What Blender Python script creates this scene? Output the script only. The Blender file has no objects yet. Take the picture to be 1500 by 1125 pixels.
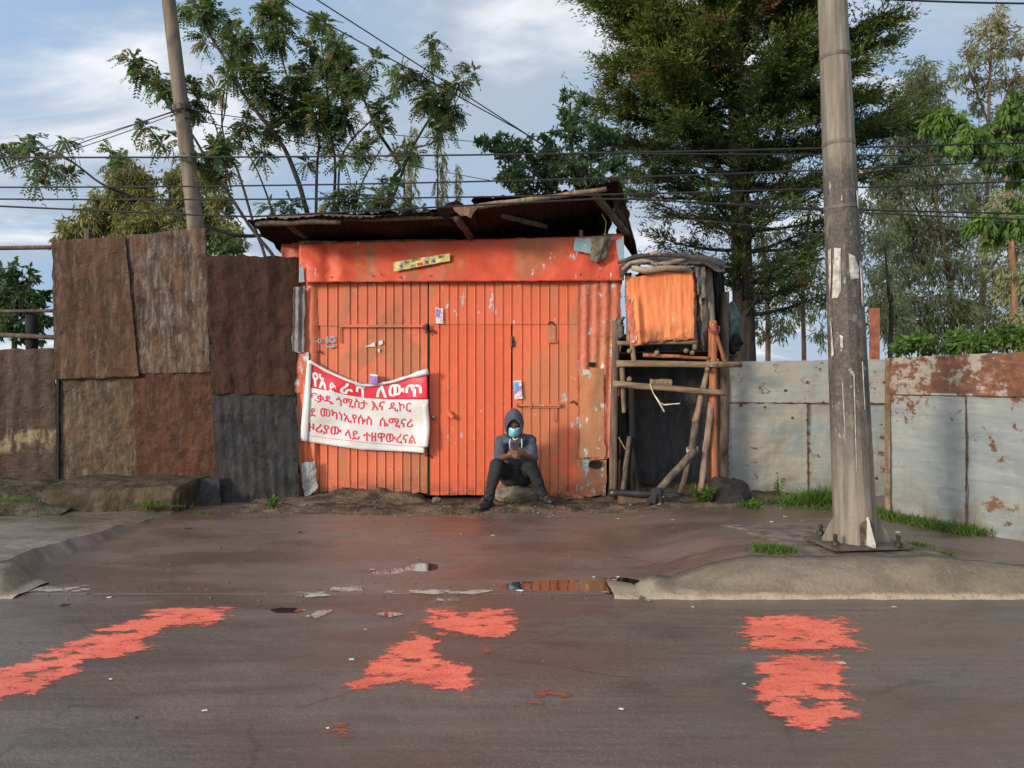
import bpy, bmesh, math, random
import numpy as np
from mathutils import Vector, Matrix, noise as mn
sc = bpy.context.scene
COL = sc.collection
R = math.radians
# ---------------------------------------------------------------- camera
CAMZ, F, CX, CY = 1.3, 1127.0, 750.0, 562.5
cam = bpy.data.cameras.new('camera'); co = bpy.data.objects.new('camera', cam); COL.objects.link(co)
co.location = (0, 0, CAMZ); co.rotation_euler = (R(90), 0, 0)
cam.sensor_width = 36; cam.lens = 36*F/1500; cam.clip_end = 2000; cam.clip_start = .05
sc.camera = co
# ---------------------------------------------------------------- light
SUND = Vector((1, .85, -.34)).normalized()          # direction the light travels
sun = bpy.data.lights.new('sun', 'SUN'); so = bpy.data.objects.new('sun', sun); COL.objects.link(so)
sun.energy = 2.4; sun.angle = R(10); sun.color = (1, .86, .68)
so.rotation_euler = SUND.to_track_quat('-Z', 'Y').to_euler()
so.location = (-20, -12, 12)
sc.view_settings.view_transform = 'Standard'; sc.view_settings.look = 'None'
sc.view_settings.exposure = 0.5; sc.view_settings.gamma = 1
sc.view_settings.use_curve_mapping = False
w = bpy.data.worlds.new('World'); sc.world = w; w.use_nodes = True
nt = w.node_tree; nt.nodes.clear()
def wn(t, **k):
    n = nt.nodes.new(t)
    for a, b in k.items(): setattr(n, a, b)
    return n
lk = nt.links.new
wo = wn('ShaderNodeOutputWorld'); bg = wn('ShaderNodeBackground'); lk(bg.outputs[0], wo.inputs[0])
sky = wn('ShaderNodeTexSky', sky_type='NISHITA', sun_disc=False)
sky.sun_elevation = math.asin(-SUND.z); sky.sun_rotation = math.atan2(-SUND.x, -SUND.y)
tc = wn('ShaderNodeTexCoord'); sx = wn('ShaderNodeSeparateXYZ'); lk(tc.outputs['Generated'], sx.inputs[0])
def wm(op, a, b):
    n = wn('ShaderNodeMath', operation=op)
    for i, v in enumerate((a, b)):
        if isinstance(v, (int, float)): n.inputs[i].default_value = v
        elif v is not None: lk(v, n.inputs[i])
    return n.outputs[0]
den = wm('ADD', wm('MAXIMUM', sx.outputs[2], 0.0), .22)
cb = wn('ShaderNodeCombineXYZ')
lk(wm('DIVIDE', sx.outputs[0], den), cb.inputs[0]); lk(wm('DIVIDE', sx.outputs[1], den), cb.inputs[1])
def wnoise(scale, det, rough, off):
    mp = wn('ShaderNodeMapping'); mp.inputs['Location'].default_value = off
    mp.inputs['Scale'].default_value = (1, 1.5, 1)
    lk(cb.outputs[0], mp.inputs[0])
    n = wn('ShaderNodeTexNoise'); lk(mp.outputs[0], n.inputs['Vector'])
    n.inputs['Scale'].default_value = scale; n.inputs['Detail'].default_value = det
    n.inputs['Roughness'].default_value = rough; n.inputs['Distortion'].default_value = .4
    return n.outputs[0]
def wramp(f, stops):
    r = wn('ShaderNodeValToRGB'); lk(f, r.inputs[0]); e = r.color_ramp.elements
    while len(e) < len(stops): e.new(.5)
    for i, (p, c) in enumerate(stops): e[i].position = p; e[i].color = (*c, 1)
    r.color_ramp.interpolation = 'EASE'
    return r.outputs[0]
def wmix(f, a, b):
    m = wn('ShaderNodeMixRGB')
    for i, v in ((0, f), (1, a), (2, b)):
        if isinstance(v, (int, float)): m.inputs[i].default_value = v
        elif isinstance(v, tuple): m.inputs[i].default_value = (*v, 1)
        else: lk(v, m.inputs[i])
    return m.outputs[0]
sk = wn('ShaderNodeMixRGB', blend_type='MULTIPLY'); sk.inputs[0].default_value = 1
lk(sky.outputs[0], sk.inputs[1]); sk.inputs[2].default_value = (.10, .10, .10, 1)
base = wmix(.84, sk.outputs[0], (.27, .385, .55))
c1 = wramp(wnoise(1.15, 6, .52, (3.1, 1.4, 0)), [(.36, (0, 0, 0)), (.62, (1, 1, 1))])
c2 = wramp(wnoise(1.5, 8, .55, (1.9, 2.3, 2)), [(.48, (0, 0, 0)), (.72, (1, 1, 1))])
col = wmix(c1, base, (.32, .385, .475))
col = wmix(c2, col, (.68, .69, .72))
# unseen sky round the low sun, behind the camera, brightened as added fill light
dt = wn('ShaderNodeVectorMath', operation='DOT_PRODUCT'); lk(tc.outputs['Generated'], dt.inputs[0]); dt.inputs[1].default_value = tuple(-SUND)
gl = wn('ShaderNodeMapRange', interpolation_type='SMOOTHSTEP'); lk(dt.outputs['Value'], gl.inputs[0]); gl.inputs[1].default_value = -.15; gl.inputs[2].default_value = 1.0
glow = wmix(gl.outputs[0], (1, 1, 1), (3.1, 2.75, 2.4))
fin = wn('ShaderNodeMixRGB', blend_type='MULTIPLY'); fin.inputs[0].default_value = 1; lk(col, fin.inputs[1]); lk(glow, fin.inputs[2])
lk(fin.outputs[0], bg.inputs[0]); bg.inputs[1].default_value = 1.0

# ---------------------------------------------------------------- helpers
def W(px, py, D): return Vector(((px-CX)/F*D, D, CAMZ-(py-CY)/F*D))
def GP(px, py, z=0.0):
    D = (CAMZ-z)*F/(py-CY); return W(px, py, D)
def lerp(a, b, t): return a+(b-a)*t
def sm(a, b, x):
    t = min(1, max(0, (x-a)/(b-a))); return t*t*(3-2*t)
def fn(x, y=0, z=0, oct=4): return mn.fractal(Vector((x, y, z)), .9, 2.0, oct)

def tag(o, label=None, cat=None, group=None, kind=None):
    if label: o['label'] = label
    if cat: o['category'] = cat
    if group: o['group'] = group
    if kind: o['kind'] = kind
    return o
def thing(name, loc, label, cat, group=None):
    o = bpy.data.objects.new(name, None); COL.objects.link(o); o.location = loc; o.empty_display_size = .1
    return tag(o, label, cat, group)
def wloc(o):
    v = Vector((0, 0, 0))
    while o is not None: v += o.location; o = o.parent
    return v
def link_mesh(name, me, mat, parent=None, smooth=False, origin=None):
    """me in world coordinates; moves the origin to the parent / the base of the thing"""
    n = len(me.vertices); a = np.empty(n*3, 'f'); me.vertices.foreach_get('co', a); a = a.reshape(-1, 3)
    if parent is not None: org = wloc(parent)
    elif origin is not None: org = Vector(origin)
    else:
        lo, hi = a.min(0), a.max(0); org = Vector(((lo[0]+hi[0])/2, (lo[1]+hi[1])/2, lo[2]))
    a = a-np.array(org, 'f'); me.vertices.foreach_set('co', a.ravel())
    if smooth: me.polygons.foreach_set('use_smooth', [True]*len(me.polygons))
    me.update()
    if mat: me.materials.append(mat)
    o = bpy.data.objects.new(name, me); COL.objects.link(o)
    if parent is not None: o.parent = parent
    else: o.location = org
    return o
class MB:
    def __init__(s): s.v = []; s.f = []
    def add(s, vs, fs):
        b = len(s.v); s.v += [Vector(v) for v in vs]; s.f += [tuple(i+b for i in f) for f in fs]; return s
    def box(s, c, d, rot=None):
        c = Vector(c); hx, hy, hz = d[0]/2, d[1]/2, d[2]/2
        vs = [Vector((x*hx, y*hy, z*hz)) for z in (-1, 1) for y in (-1, 1) for x in (-1, 1)]
        if rot is not None: vs = [rot @ v for v in vs]
        return s.add([c+v for v in vs], [(0,2,3,1),(4,5,7,6),(0,1,5,4),(2,6,7,3),(0,4,6,2),(1,3,7,5)])
    def tube(s, path, rad, seg=8, rough=0.0, seed=0, cap=True):
        path = [Vector(p) for p in path]; n = len(path)
        if isinstance(rad, (int, float)): rad = [rad]*n
        vs = []; fs = []; up = Vector((0.13, .2, 1)).normalized()
        for i, p in enumerate(path):
            d = (path[min(i+1, n-1)]-path[max(i-1, 0)]).normalized()
            a = d.cross(up)
            if a.length < .05: a = d.cross(Vector((1, .1, 0)))
            a.normalize(); b = d.cross(a)
            for k in range(seg):
                t = 2*math.pi*k/seg; r = rad[i]
                if rough: r *= 1+rough*mn.noise(Vector((math.cos(t)*1.5+seed*7, math.sin(t)*1.5, i*.45+seed)))
                vs.append(p+(a*math.cos(t)+b*math.sin(t))*r)
        for i in range(n-1):
            for k in range(seg):
                k2 = (k+1) % seg
                fs.append((i*seg+k, i*seg+k2, (i+1)*seg+k2, (i+1)*seg+k))
        if cap:
            fs.append(tuple(range(seg-1, -1, -1))); fs.append(tuple((n-1)*seg+k for k in range(seg)))
        return s.add(vs, fs)
    def log(s, p0, p1, r0, r1=None, seed=0, bend=.02, n=9, seg=9, rough=.16):
        rough *= .6; n = max(n, 14)
        p0, p1 = Vector(p0), Vector(p1); r1 = r0 if r1 is None else r1
        pts = []; L = (p1-p0).length
        for i in range(n):
            t = i/(n-1); e = math.sin(math.pi*t)
            off = Vector((fn(seed*3.1+t*2, 1, 0, 2), fn(seed*3.1+t*2, 9, 0, 2), fn(seed*3.1+t*2, 5, 0, 2)))*bend*L*e
            pts.append(p0.lerp(p1, t)+off)
        return s.tube(pts, [lerp(r0, r1, i/(n-1)) for i in range(n)], seg, rough, seed)
    def grid(s, fn_, nu, nv):
        vs = [fn_(i/nu, j/nv) for j in range(nv+1) for i in range(nu+1)]
        fs = [(j*(nu+1)+i, j*(nu+1)+i+1, (j+1)*(nu+1)+i+1, (j+1)*(nu+1)+i) for j in range(nv) for i in range(nu)]
        return s.add(vs, fs)
    def blob(s, c, r, seed=0, amp=.25, sub=3, flat=0, freq=1.3):
        bm = bmesh.new(); bmesh.ops.create_icosphere(bm, subdivisions=sub, radius=1)
        bm.verts.ensure_lookup_table(); c = Vector(c)
        vs = []
        for v in bm.verts:
            d = v.co.normalized(); k = 1+amp*fn(d.x*freq+seed*5, d.y*freq, d.z*freq)
            # facet-like cuts
            for q in range(5):
                rq = random.Random(seed*31+q); nrm = Vector((rq.uniform(-1,1), rq.uniform(-1,1), rq.uniform(-1,1))).normalized()
                h = d.dot(nrm)*k; lim = .72+.1*rq.random()
                if h > lim: k *= 1-(h-lim)*flat
            vs.append(c+Vector((d.x*r[0], d.y*r[1], d.z*r[2]))*k)
        fs = [tuple(v.index for v in f.verts) for f in bm.faces]; bm.free()
        return s.add(vs, fs)
    def mesh(s, name):
        me = bpy.data.meshes.new(name); me.from_pydata([tuple(v) for v in s.v], [], s.f); me.update(); return me
    def build(s, name, mat, parent=None, smooth=False, solid=0, bevel=0, origin=None):
        o = link_mesh(name, s.mesh(name), mat, parent, smooth, origin)
        if bevel:
            m = o.modifiers.new('bevel', 'BEVEL'); m.width = bevel; m.segments = 2; m.limit_method = 'ANGLE'
        if solid:
            m = o.modifiers.new('thick', 'SOLIDIFY'); m.thickness = solid; m.offset = 0
        return o
def quad_fn(tl, tr, br, bl):
    def f(u, v): return (tl*(1-u)+tr*u)*(1-v)+(bl*(1-u)+br*u)*v
    return f
def sheet(tl, tr, br, bl, waves=0, amp=.008, crump=.01, cf=3.0, rag=.01, seed=0, nu=60, nv=40, tilt=None):
    """sheet metal: corrugation lines run from top to bottom, crumpled, edges ragged"""
    tl, tr, br, bl = map(Vector, (tl, tr, br, bl)); q = quad_fn(tl, tr, br, bl)
    nrm = (tr-tl).cross(bl-tl).normalized(); wx = (tr-tl).length; wz = (bl-tl).length
    if waves: nu = max(nu, int(waves*6))
    def f(u, v):
        p = q(u, v); a, b = u*wx, v*wz
        h = amp*math.sin(2*math.pi*waves*u+.6*fn(b*1.2+seed, 3, 0, 2)) if waves else 0
        h += crump*fn(a*cf+seed*13.7, b*cf, seed*1.9, 5)
        e = rag
        du = dv = 0
        if u in (0, 1): du = e*fn(b*6+seed*3, u*9, 2, 5)
        if v in (0, 1): dv = e*fn(a*6+seed*5, v*9, 4, 5)
        return p+nrm*h+(tr-tl).normalized()*du+(bl-tl).normalized()*dv
    return MB().grid(f, nu, nv)

# ---------------------------------------------------------------- materials
class NT:
    def __init__(s, name):
        s.m = bpy.data.materials.new(name); s.m.use_nodes = True; s.t = s.m.node_tree; s.t.nodes.clear()
        s.out = s.n('ShaderNodeOutputMaterial'); s._pos = None
    def n(s, t, **k):
        x = s.t.nodes.new(t)
        for a, b in k.items(): setattr(x, a, b)
        return x
    def put(s, sock, v):
        if v is None: return
        if isinstance(v, (int, float)): sock.default_value = v
        elif isinstance(v, tuple): sock.default_value = (*v, 1) if (len(v) == 3 and sock.type == 'RGBA') else v
        else: s.t.links.new(v, sock)
    def pos(s, sc=(1, 1, 1), loc=(0, 0, 0)):
        if s._pos is None: s._pos = s.n('ShaderNodeNewGeometry').outputs['Position']
        m = s.n('ShaderNodeMapping'); m.inputs['Scale'].default_value = sc; m.inputs['Location'].default_value = loc
        s.put(m.inputs[0], s._pos); return m.outputs[0]
    def xyz(s):
        x = s.n('ShaderNodeSeparateXYZ'); s.put(x.inputs[0], s.pos()); return x.outputs
    def noise(s, scale, sc=(1, 1, 1), det=5, rough=.55, dist=0, loc=(0, 0, 0)):
        x = s.n('ShaderNodeTexNoise'); s.put(x.inputs['Vector'], s.pos(sc, loc))
        x.inputs['Scale'].default_value = scale; x.inputs['Detail'].default_value = det
        x.inputs['Roughness'].default_value = rough; x.inputs['Distortion'].default_value = dist
        return x.outputs[0]
    def ramp(s, f, a, b, ease=False):
        """value f remapped a..b -> 0..1"""
        x = s.n('ShaderNodeMapRange', interpolation_type='SMOOTHSTEP'); s.put(x.inputs[0], f)
        x.inputs[1].default_value = a; x.inputs[2].default_value = b; return x.outputs[0]
    def mix(s, f, a, b, mode='MIX'):
        x = s.n('ShaderNodeMixRGB', blend_type=mode); s.put(x.inputs[0], f); s.put(x.inputs[1], a); s.put(x.inputs[2], b); return x.outputs[0]
    def ma(s, op, a, b=None, c=None):
        x = s.n('ShaderNodeMath', operation=op); s.put(x.inputs[0], a); s.put(x.inputs[1], b); s.put(x.inputs[2], c); return x.outputs[0]
    def attr(s, name):
        x = s.n('ShaderNodeAttribute'); x.attribute_name = name; return x
    def bump(s, h, dist=.01, st=1.0):
        x = s.n('ShaderNodeBump'); x.inputs['Strength'].default_value = st; x.inputs['Distance'].default_value = dist
        s.put(x.inputs['Height'], h); return x.outputs[0]
    def bsdf(s, col, rough=.7, metal=0, spec=.5, nrm=None, ior=None, alpha=None):
        x = s.n('ShaderNodeBsdfPrincipled'); s.put(x.inputs['Base Color'], col); s.put(x.inputs['Roughness'], rough)
        s.put(x.inputs['Metallic'], metal); s.put(x.inputs['Specular IOR Level'], spec); s.put(x.inputs['Normal'], nrm)
        s.put(x.inputs['IOR'], ior); s.put(x.inputs['Alpha'], alpha)
        s.t.links.new(x.outputs[0], s.out.inputs[0]); return s.m
def plain(name, col, rough=.7, var=.25, scale=12, bump=.002, metal=0, spec=.4):
    t = NT(name); n = t.noise(scale, det=6); d = tuple(c*(1-var) for c in col); u = tuple(min(1, c*(1+var)) for c in col)
    return t.bsdf(t.mix(t.ramp(n, .3, .7), d, u), rough, metal, spec, t.bump(t.noise(scale*4), bump))
def wood(name, a, b, sc=(30, 30, 3)):
    t = NT(name); n = t.noise(1, sc=sc, det=8, rough=.6); m = t.noise(3, det=4)
    c = t.mix(t.ramp(n, .35, .65), a, b); c = t.mix(t.ramp(m, .5, .75), c, tuple(x*.5 for x in a))
    return t.bsdf(c, .85, 0, .2, t.bump(n, .006))
def paint(name, ca, cb, dull, chip=.0, chipc=(.27, .34, .38), streak=.5, mud=.5, mudz=.35, tan=0.0, seed=0, spec=.35, mud0=.02):
    t = NT(name); L = (seed*3.3, seed*1.7, seed*2.1)
    c = t.mix(t.ramp(t.noise(1.6, loc=L, det=5), .35, .65), ca, cb)
    if tan: c = t.mix(t.ma('MULTIPLY', t.ramp(t.noise(1.3, sc=(1, 1, .45), loc=L, det=5, dist=.6), .56-.18*tan, .60-.05*tan), .8), c, dull)
    st = t.noise(1, sc=(26, 26, 1.1), loc=L, det=6)
    c = t.mix(t.ma('MULTIPLY', t.ramp(st, .5, .78), streak), c, dull)
    gr = t.noise(24, loc=L, det=8, rough=.7)
    c = t.mix(t.ma('MULTIPLY', t.ramp(gr, .58, .75), .55), c, tuple(x*.55 for x in dull))
    if chip:
        ch = t.noise(7, sc=(1.6, 1, .7), loc=(L[0]+5, 2, L[2]), det=9, rough=.62)
        big = t.noise(1.4, loc=(L[0]+1, 7, L[2]), det=2)
        k = t.ramp(t.ma('ADD', ch, t.ma('MULTIPLY', big, .35)), .86-.16*chip, .875-.16*chip)
        c = t.mix(k, c, t.mix(t.ramp(gr, .4, .6), chipc, (.55, .56, .53)))
    z = t.xyz()[2]
    lo = t.ma('SUBTRACT', 1.0, t.ramp(z, mud0, mudz))
    c = t.mix(t.ma('MULTIPLY', t.ma('MULTIPLY', lo, t.ramp(t.noise(9, det=8, loc=L, rough=.65), .34, .62)), mud), c, (.10, .055, .035))
    return t.bsdf(c, t.mix(gr, (.42,)*3, (.7,)*3), 0, spec, t.bump(t.noise(16, det=6, loc=L), .004))
def rust(name, a, b, c, galv=(.25, .25, .24), g=.3, seed=0, rough=.75, vert=True, patch=None):
    t = NT(name); L = (seed*4.1, seed*2.7, seed*1.3)
    s3 = (24, 24, 4.2) if vert else (1.5, 1.5, 6)
    n = t.noise(1, sc=s3, loc=L, det=9, rough=.68); m = t.noise(1.5, loc=L, det=6, rough=.6); f = t.noise(30, loc=L, det=6, rough=.75)
    k = t.mix(t.ramp(m, .35, .65), a, b)
    k = t.mix(t.ramp(n, .45, .66), k, c)
    gg = t.ramp(t.ma('ADD', t.ma('MULTIPLY', n, .5), t.ma('MULTIPLY', t.noise(5, sc=(2.2, 2.2, .9), loc=(L[0]+9, 1, 3), det=9, rough=.75), .5)), .56-.13*g, .70-.08*g)
    k = t.mix(t.ma('MULTIPLY', gg, .62), k, galv)
    k = t.mix(t.ma('MULTIPLY', t.ramp(t.noise(3.2, sc=(1.6, 1.6, .8), loc=(L[0], 3, 8), det=10, rough=.7), .46, .62), .6), k, (c[0]*1.25, c[1]*.95, c[2]*.8))
    k = t.mix(t.ma('MULTIPLY', t.ramp(t.noise(5, loc=(L[0], 8, 1), det=10, rough=.72), .52, .66), .65), k, tuple(x*.45 for x in a))
    k = t.mix(t.ramp(f, .62, .8), k, tuple(x*.35 for x in a))
    if patch:
        (x0, x1, z0, z1, pc) = patch; X = t.xyz()
        q = t.ma('MULTIPLY', t.ma('MULTIPLY', t.ramp(X[2], z0, z0+.05), t.ma('SUBTRACT', 1.0, t.ramp(X[2], z1-.05, z1))), t.ramp(t.ma('ADD', t.ma('MULTIPLY', n, .5), t.ma('MULTIPLY', t.noise(6, det=7, loc=L), .5)), .46, .60))
        k = t.mix(q, k, pc)
    return t.bsdf(k, t.mix(f, (rough-.15,)*3, (min(1, rough+.15),)*3), 0, .18, t.bump(t.ma('ADD', t.ma('MULTIPLY', f, .7), t.ma('MULTIPLY', t.ma('ABSOLUTE', t.ma('SUBTRACT', t.noise(11, sc=(1, 1, 1.6), loc=L, det=3, dist=.8), .5)), 3.2)), .006))
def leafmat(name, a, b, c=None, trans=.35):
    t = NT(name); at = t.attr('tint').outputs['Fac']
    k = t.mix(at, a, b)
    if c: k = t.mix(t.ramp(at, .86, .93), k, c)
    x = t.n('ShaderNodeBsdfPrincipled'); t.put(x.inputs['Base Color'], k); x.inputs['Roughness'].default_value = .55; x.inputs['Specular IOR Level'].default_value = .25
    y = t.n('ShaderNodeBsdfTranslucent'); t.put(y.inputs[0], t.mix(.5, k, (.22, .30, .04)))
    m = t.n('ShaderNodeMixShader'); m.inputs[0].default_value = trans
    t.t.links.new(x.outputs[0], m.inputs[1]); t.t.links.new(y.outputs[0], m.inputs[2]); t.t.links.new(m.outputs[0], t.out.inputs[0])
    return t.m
# ================================================================ GROUND
DIPS = [(.36, 4.99, .36, .095), (.62, 5.0, .22, .085), (-.62, 5.48, .085, .085), (-.88, 5.38, .085, .07), (-1.05, 4.92, .11, .055)]
def h_ap(x, y, dip=True):
    """height of the asphalt apron behind the gutter"""
    h = .03*sm(5.8, 8.0, y)
    isl = sm(.85, 1.6, x)*(1-.42*sm(2.7, 3.5, x))*(1-sm(5.6, 7.2, y)*.62)
    h += .165*isl
    if y < 5.9 and x > .6: h = min(h, .176*sm(.72, 1.62, x)*(1-.42*sm(2.65, 3.5, x))-.014+.12*sm(5.08, 5.9, y)-.15*(1-sm(4.70, 4.93, y)))
    h += .012*fn(x*.8, y*.9, 3)*sm(4.9, 5.6, y)*(1-sm(.5, 1, x)*.6)
    if dip:
        for cx_, cy_, rx, ry in DIPS:
            q = ((x-cx_)/rx)**2+((y-cy_)/ry)**2
            if q < 9: h -= .030*math.exp(-q*.8)*sm(4.775, 4.84, y)
    return h
def asphalt(name, c1, c2, mud, streak=False, wet=.5):
    t = NT(name)
    big = t.noise(.8, det=6, rough=.6); fine = t.noise(90, det=5, rough=.8); mid = t.noise(7, sc=(.45, 1.4, 1), det=7, rough=.6)
    c = t.mix(t.ramp(mid, .3, .7), c1, c2)
    c = t.mix(t.ma('MULTIPLY', t.ramp(big, .38, .66), .75), c, mud)
    c = t.mix(t.ma('MULTIPLY', t.ramp(fine, .45, .75), .55), c, tuple(min(1, x*2.2) for x in c1))
    c = t.mix(t.ma('MULTIPLY', t.ramp(t.noise(55, det=3), .66, .72), .5), c, (.25, .22, .19))
    if streak:
        s_ = t.noise(1, sc=(1.1, 26, 1), det=6, rough=.6)
        c = t.mix(t.ma('MULTIPLY', t.ramp(s_, .35, .7), .28), c, tuple(x*1.75 for x in c2))
        s2 = t.noise(1, sc=(.7, 60, 1), det=5, rough=.6, loc=(4, 1, 0))
        c = t.mix(t.ma('MULTIPLY', t.ramp(s2, .4, .7), .22), c, tuple(x*.4 for x in c1))
    vo = t.n('ShaderNodeTexVoronoi'); t.put(vo.inputs['Vector'], t.pos()); vo.inputs['Scale'].default_value = 62; vo.inputs['Randomness'].default_value = 1
    c = t.mix(t.ma('MULTIPLY', t.ma('SUBTRACT', 1.0, t.ramp(vo.outputs['Distance'], .12, .42)), .62), c, t.mix(t.noise(20, det=2), (.10, .09, .08), (.26, .23, .20)))
    ck = t.n('ShaderNodeTexVoronoi', feature='DISTANCE_TO_EDGE'); t.put(ck.inputs['Vector'], t.mix(.10, t.pos(), t.noise(3, det=5))); ck.inputs['Scale'].default_value = .9
    crk = t.ma('MULTIPLY', t.ma('SUBTRACT', 1.0, t.ramp(ck.outputs['Distance'], .002, .010)), t.ramp(t.noise(1.1, loc=(7, 3, 1), det=3), .50, .62))
    c = t.mix(t.ma('MULTIPLY', crk, .45), c, (.022, .018, .015))
    stn = t.ramp(t.noise(1.7, sc=(.6, 1.3, 1), loc=(9, 2, 4), det=7, rough=.65), .54, .70); c = t.mix(t.ma('MULTIPLY', stn, .5), c, tuple(x*.45 for x in c1))
    wn_ = t.noise(.9, sc=(.7, 1.5, 1), det=5, loc=(2.2, 5, 0))
    ro = t.mix(t.ramp(wn_, .40, .60), (.07,)*3, (.42,)*3)
    c = t.mix(t.ma('MULTIPLY', t.ma('SUBTRACT', 1.0, t.ramp(wn_, .38, .56)), .42), c, t.mix(.5, mud, (.03, .018, .014)))
    ro = t.mix(t.ma('MULTIPLY', t.ramp(fine, .4, .7), .35), ro, (.75,)*3)
    return t.bsdf(c, ro, 0, .8, t.bump(t.ma('ADD', t.ma('MULTIPLY', fine, .5), t.ma('MULTIPLY', t.noise(30, det=4), .6)), .009, .9))
M_ROAD = asphalt('wet_asphalt', (.078, .062, .052), (.118, .094, .078), (.135, .088, .064), True)
M_APRON = asphalt('muddy_asphalt', (.095, .069, .057), (.142, .101, .083), (.17, .102, .072))
M_PAVE = asphalt('path_concrete', (.15, .122, .10), (.25, .21, .17), (.12, .09, .072))
M_DIRT = plain('packed_dirt', (.10, .074, .052), .9, .55, 6, .03, spec=.1)
M_SOIL = plain('field_soil', (.06, .07, .035), .95, .4, 2, .02, spec=.1)
def kerbmat():
    t = NT('kerb_concrete'); n = t.noise(5, sc=(.5, 1, 1), det=8, rough=.65); f = t.noise(40, det=5, rough=.7)
    c = t.mix(t.ramp(n, .35, .65), (.14, .112, .082), (.22, .175, .128)); c = t.mix(t.ma('MULTIPLY', t.ramp(f, .5, .8), .5), c, (.36, .31, .24))
    z = t.xyz()[2]; e = t.ma('ADD', z, t.ma('MULTIPLY', n, .09))
    c = t.mix(t.ma('MULTIPLY', t.ma('SUBTRACT', 1.0, t.ramp(e, .06, .085)), t.ramp(f, .25, .5)), c, (.36, .29, .21))
    return t.bsdf(c, .9, 0, .2, t.bump(t.ma('ADD', f, n), .012))
M_KERB = kerbmat()
ground = MB().grid(lambda u, v: Vector((lerp(-600, 600, u), lerp(-200, 1000, v), -.06)), 24, 24).build('ground', M_SOIL)
tag(ground, kind='structure')
road = MB().grid(lambda u, v: Vector((lerp(-40, 40, u), lerp(-9, 4.76, v), 0)), 80, 30).build('road', M_ROAD)
tag(road, kind='structure')
def apf(u, v):
    a = u*2-1; x = 4.6*a if abs(a) < .9 else math.copysign(4.14+(abs(a)-.9)*80, a); y = 4.765+4.6*(v**1.25); return Vector((x, y, h_ap(x, y)-(.004 if v == 0 else 0)))
apron = MB().grid(apf, 440, 170).build('pavement', M_APRON, smooth=True); tag(apron, kind='structure')
# raised concrete path on the left
def edge_x(y): return -3.33-.13*math.sin((y-4.8)*1.1)+.07*fn(y*3, 2, 0, 2)
def path_h(x, y): return lerp(.125, .035, sm(4.9, 7.4, y))+.014*fn(x*2, y*2, 1)+.006*fn(x*7, y*7, 3)
def pathf(u, v):
    y = lerp(4.97, 7.72, v); ex = edge_x(y)
    if u > .985: return Vector((ex+.09+.05*fn(y*3, 1, 0, 2), y, -.02))
    uu = u/.985; x = ex-(1-uu)**2*8; h = path_h(x, y)
    return Vector((x, y, h-(.012 if uu > .97 else 0)))
pth = MB().grid(pathf, 70, 200).build('path', M_PAVE, smooth=False); tag(pth, kind='structure')
# kerbs: a rough cast strip, one on each side of the drive
def kerb(name, x0, x1, hf, n, back):
    n = n*2; m = MB(); nn = 7
    def f(u, v):
        x = lerp(x0, x1, u); h = hf(x); k = v*nn
        prof = [(4.635, -.02), (4.655, .03*min(1, h/.1)+.004), (4.70, h*.42+.006), (4.775, h*.80+.004), (4.835, h*.97+.003), (4.92, h+.003), (back, h-.004), (back+.03, -.05)]
        p = prof[int(round(k))]; r = .016*fn(x*6, p[0]*9, p[1]*9, 5)
        if p[1] < .06: r += .022*fn(x*7, 7, p[1]*3, 4)
        return Vector((x, p[0]+r+.03*fn(x*.5, 8, 0, 2), p[1]+r*.7))
    return tag(m.grid(f, n, nn).build(name, M_KERB, smooth=True), kind='structure')
def hk(x): return .004+.176*sm(.72, 1.62, x)*(1-.42*sm(2.65, 3.5, x))
kerb('kerb', .62, 9, hk, 190, 5.06)
kerb('kerb', -11, -3.02, lambda x: .004+.136*sm(-3.02, -3.22, x), 160, 5.0)
# dirt bank at the foot of the shack and the fences
def h_dirt(x, y):
    t = sm(7.30+.22*fn(x*.9, 1, 0)+.18*max(0, x-1), 7.75, y)
    h = h_ap(x, y)-.02+.045*t+.028*fn(x*2.2, y*2.5, 2)*t+.014*fn(x*8, y*8, 4)*t
    h -= .10*sm(-1.0, -.90, x)*(1-sm(-.40, -.32, x))*sm(8.12, 8.36, y)
    h += .10*math.exp(-((x+1.65)**2/.35+(y-8.42)**2/.05))*(1+.5*fn(x*5, y*5, 0))
    return h
def dirtf(u, v):
    x = lerp(-2.75, 3.3, u); y = lerp(7.0, 9.3, v); return Vector((x, y, h_dirt(x, y)))
tag(MB().grid(dirtf, 230, 90).build('dirt', M_DIRT, smooth=True), kind='structure')
def bankf(u, v):
    x = lerp(-9, -4.35, u); y = lerp(7.15, 8.6, v)
    return Vector((x, y, .07-.05+.24*sm(7.2, 7.9, y+.15*fn(x, 1, 0))*(1-.6*sm(-5.0, -4.35, x))+.025*fn(x*3, y*3, 1)+.012*fn(x*9, y*9, 1)))
tag(MB().grid(bankf, 120, 40).build('bank', plain('mossy_earth', (.075, .065, .042), .95, .5, 7, .03, spec=.1), smooth=True), kind='structure')
def padf(u, v):
    y = lerp(5.02, 6.5, v); x0 = lerp(1.95, 1.75, v)+.05*fn(y*3, 1); x1 = lerp(2.95, 2.55, v)+.06*fn(y*3, 4); x = lerp(x0, x1, u)
    return Vector((x, y, h_ap(x, y)+.010*(0 < u < 1)*(v < 1)-.004+.003*fn(x*6, y*6)))
tag(MB().grid(padf, 50, 50).build('concrete_pad', plain('pad_concrete', (.15, .12, .10), .9, .4, 8, .008, spec=.15), smooth=True), kind='structure')
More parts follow.
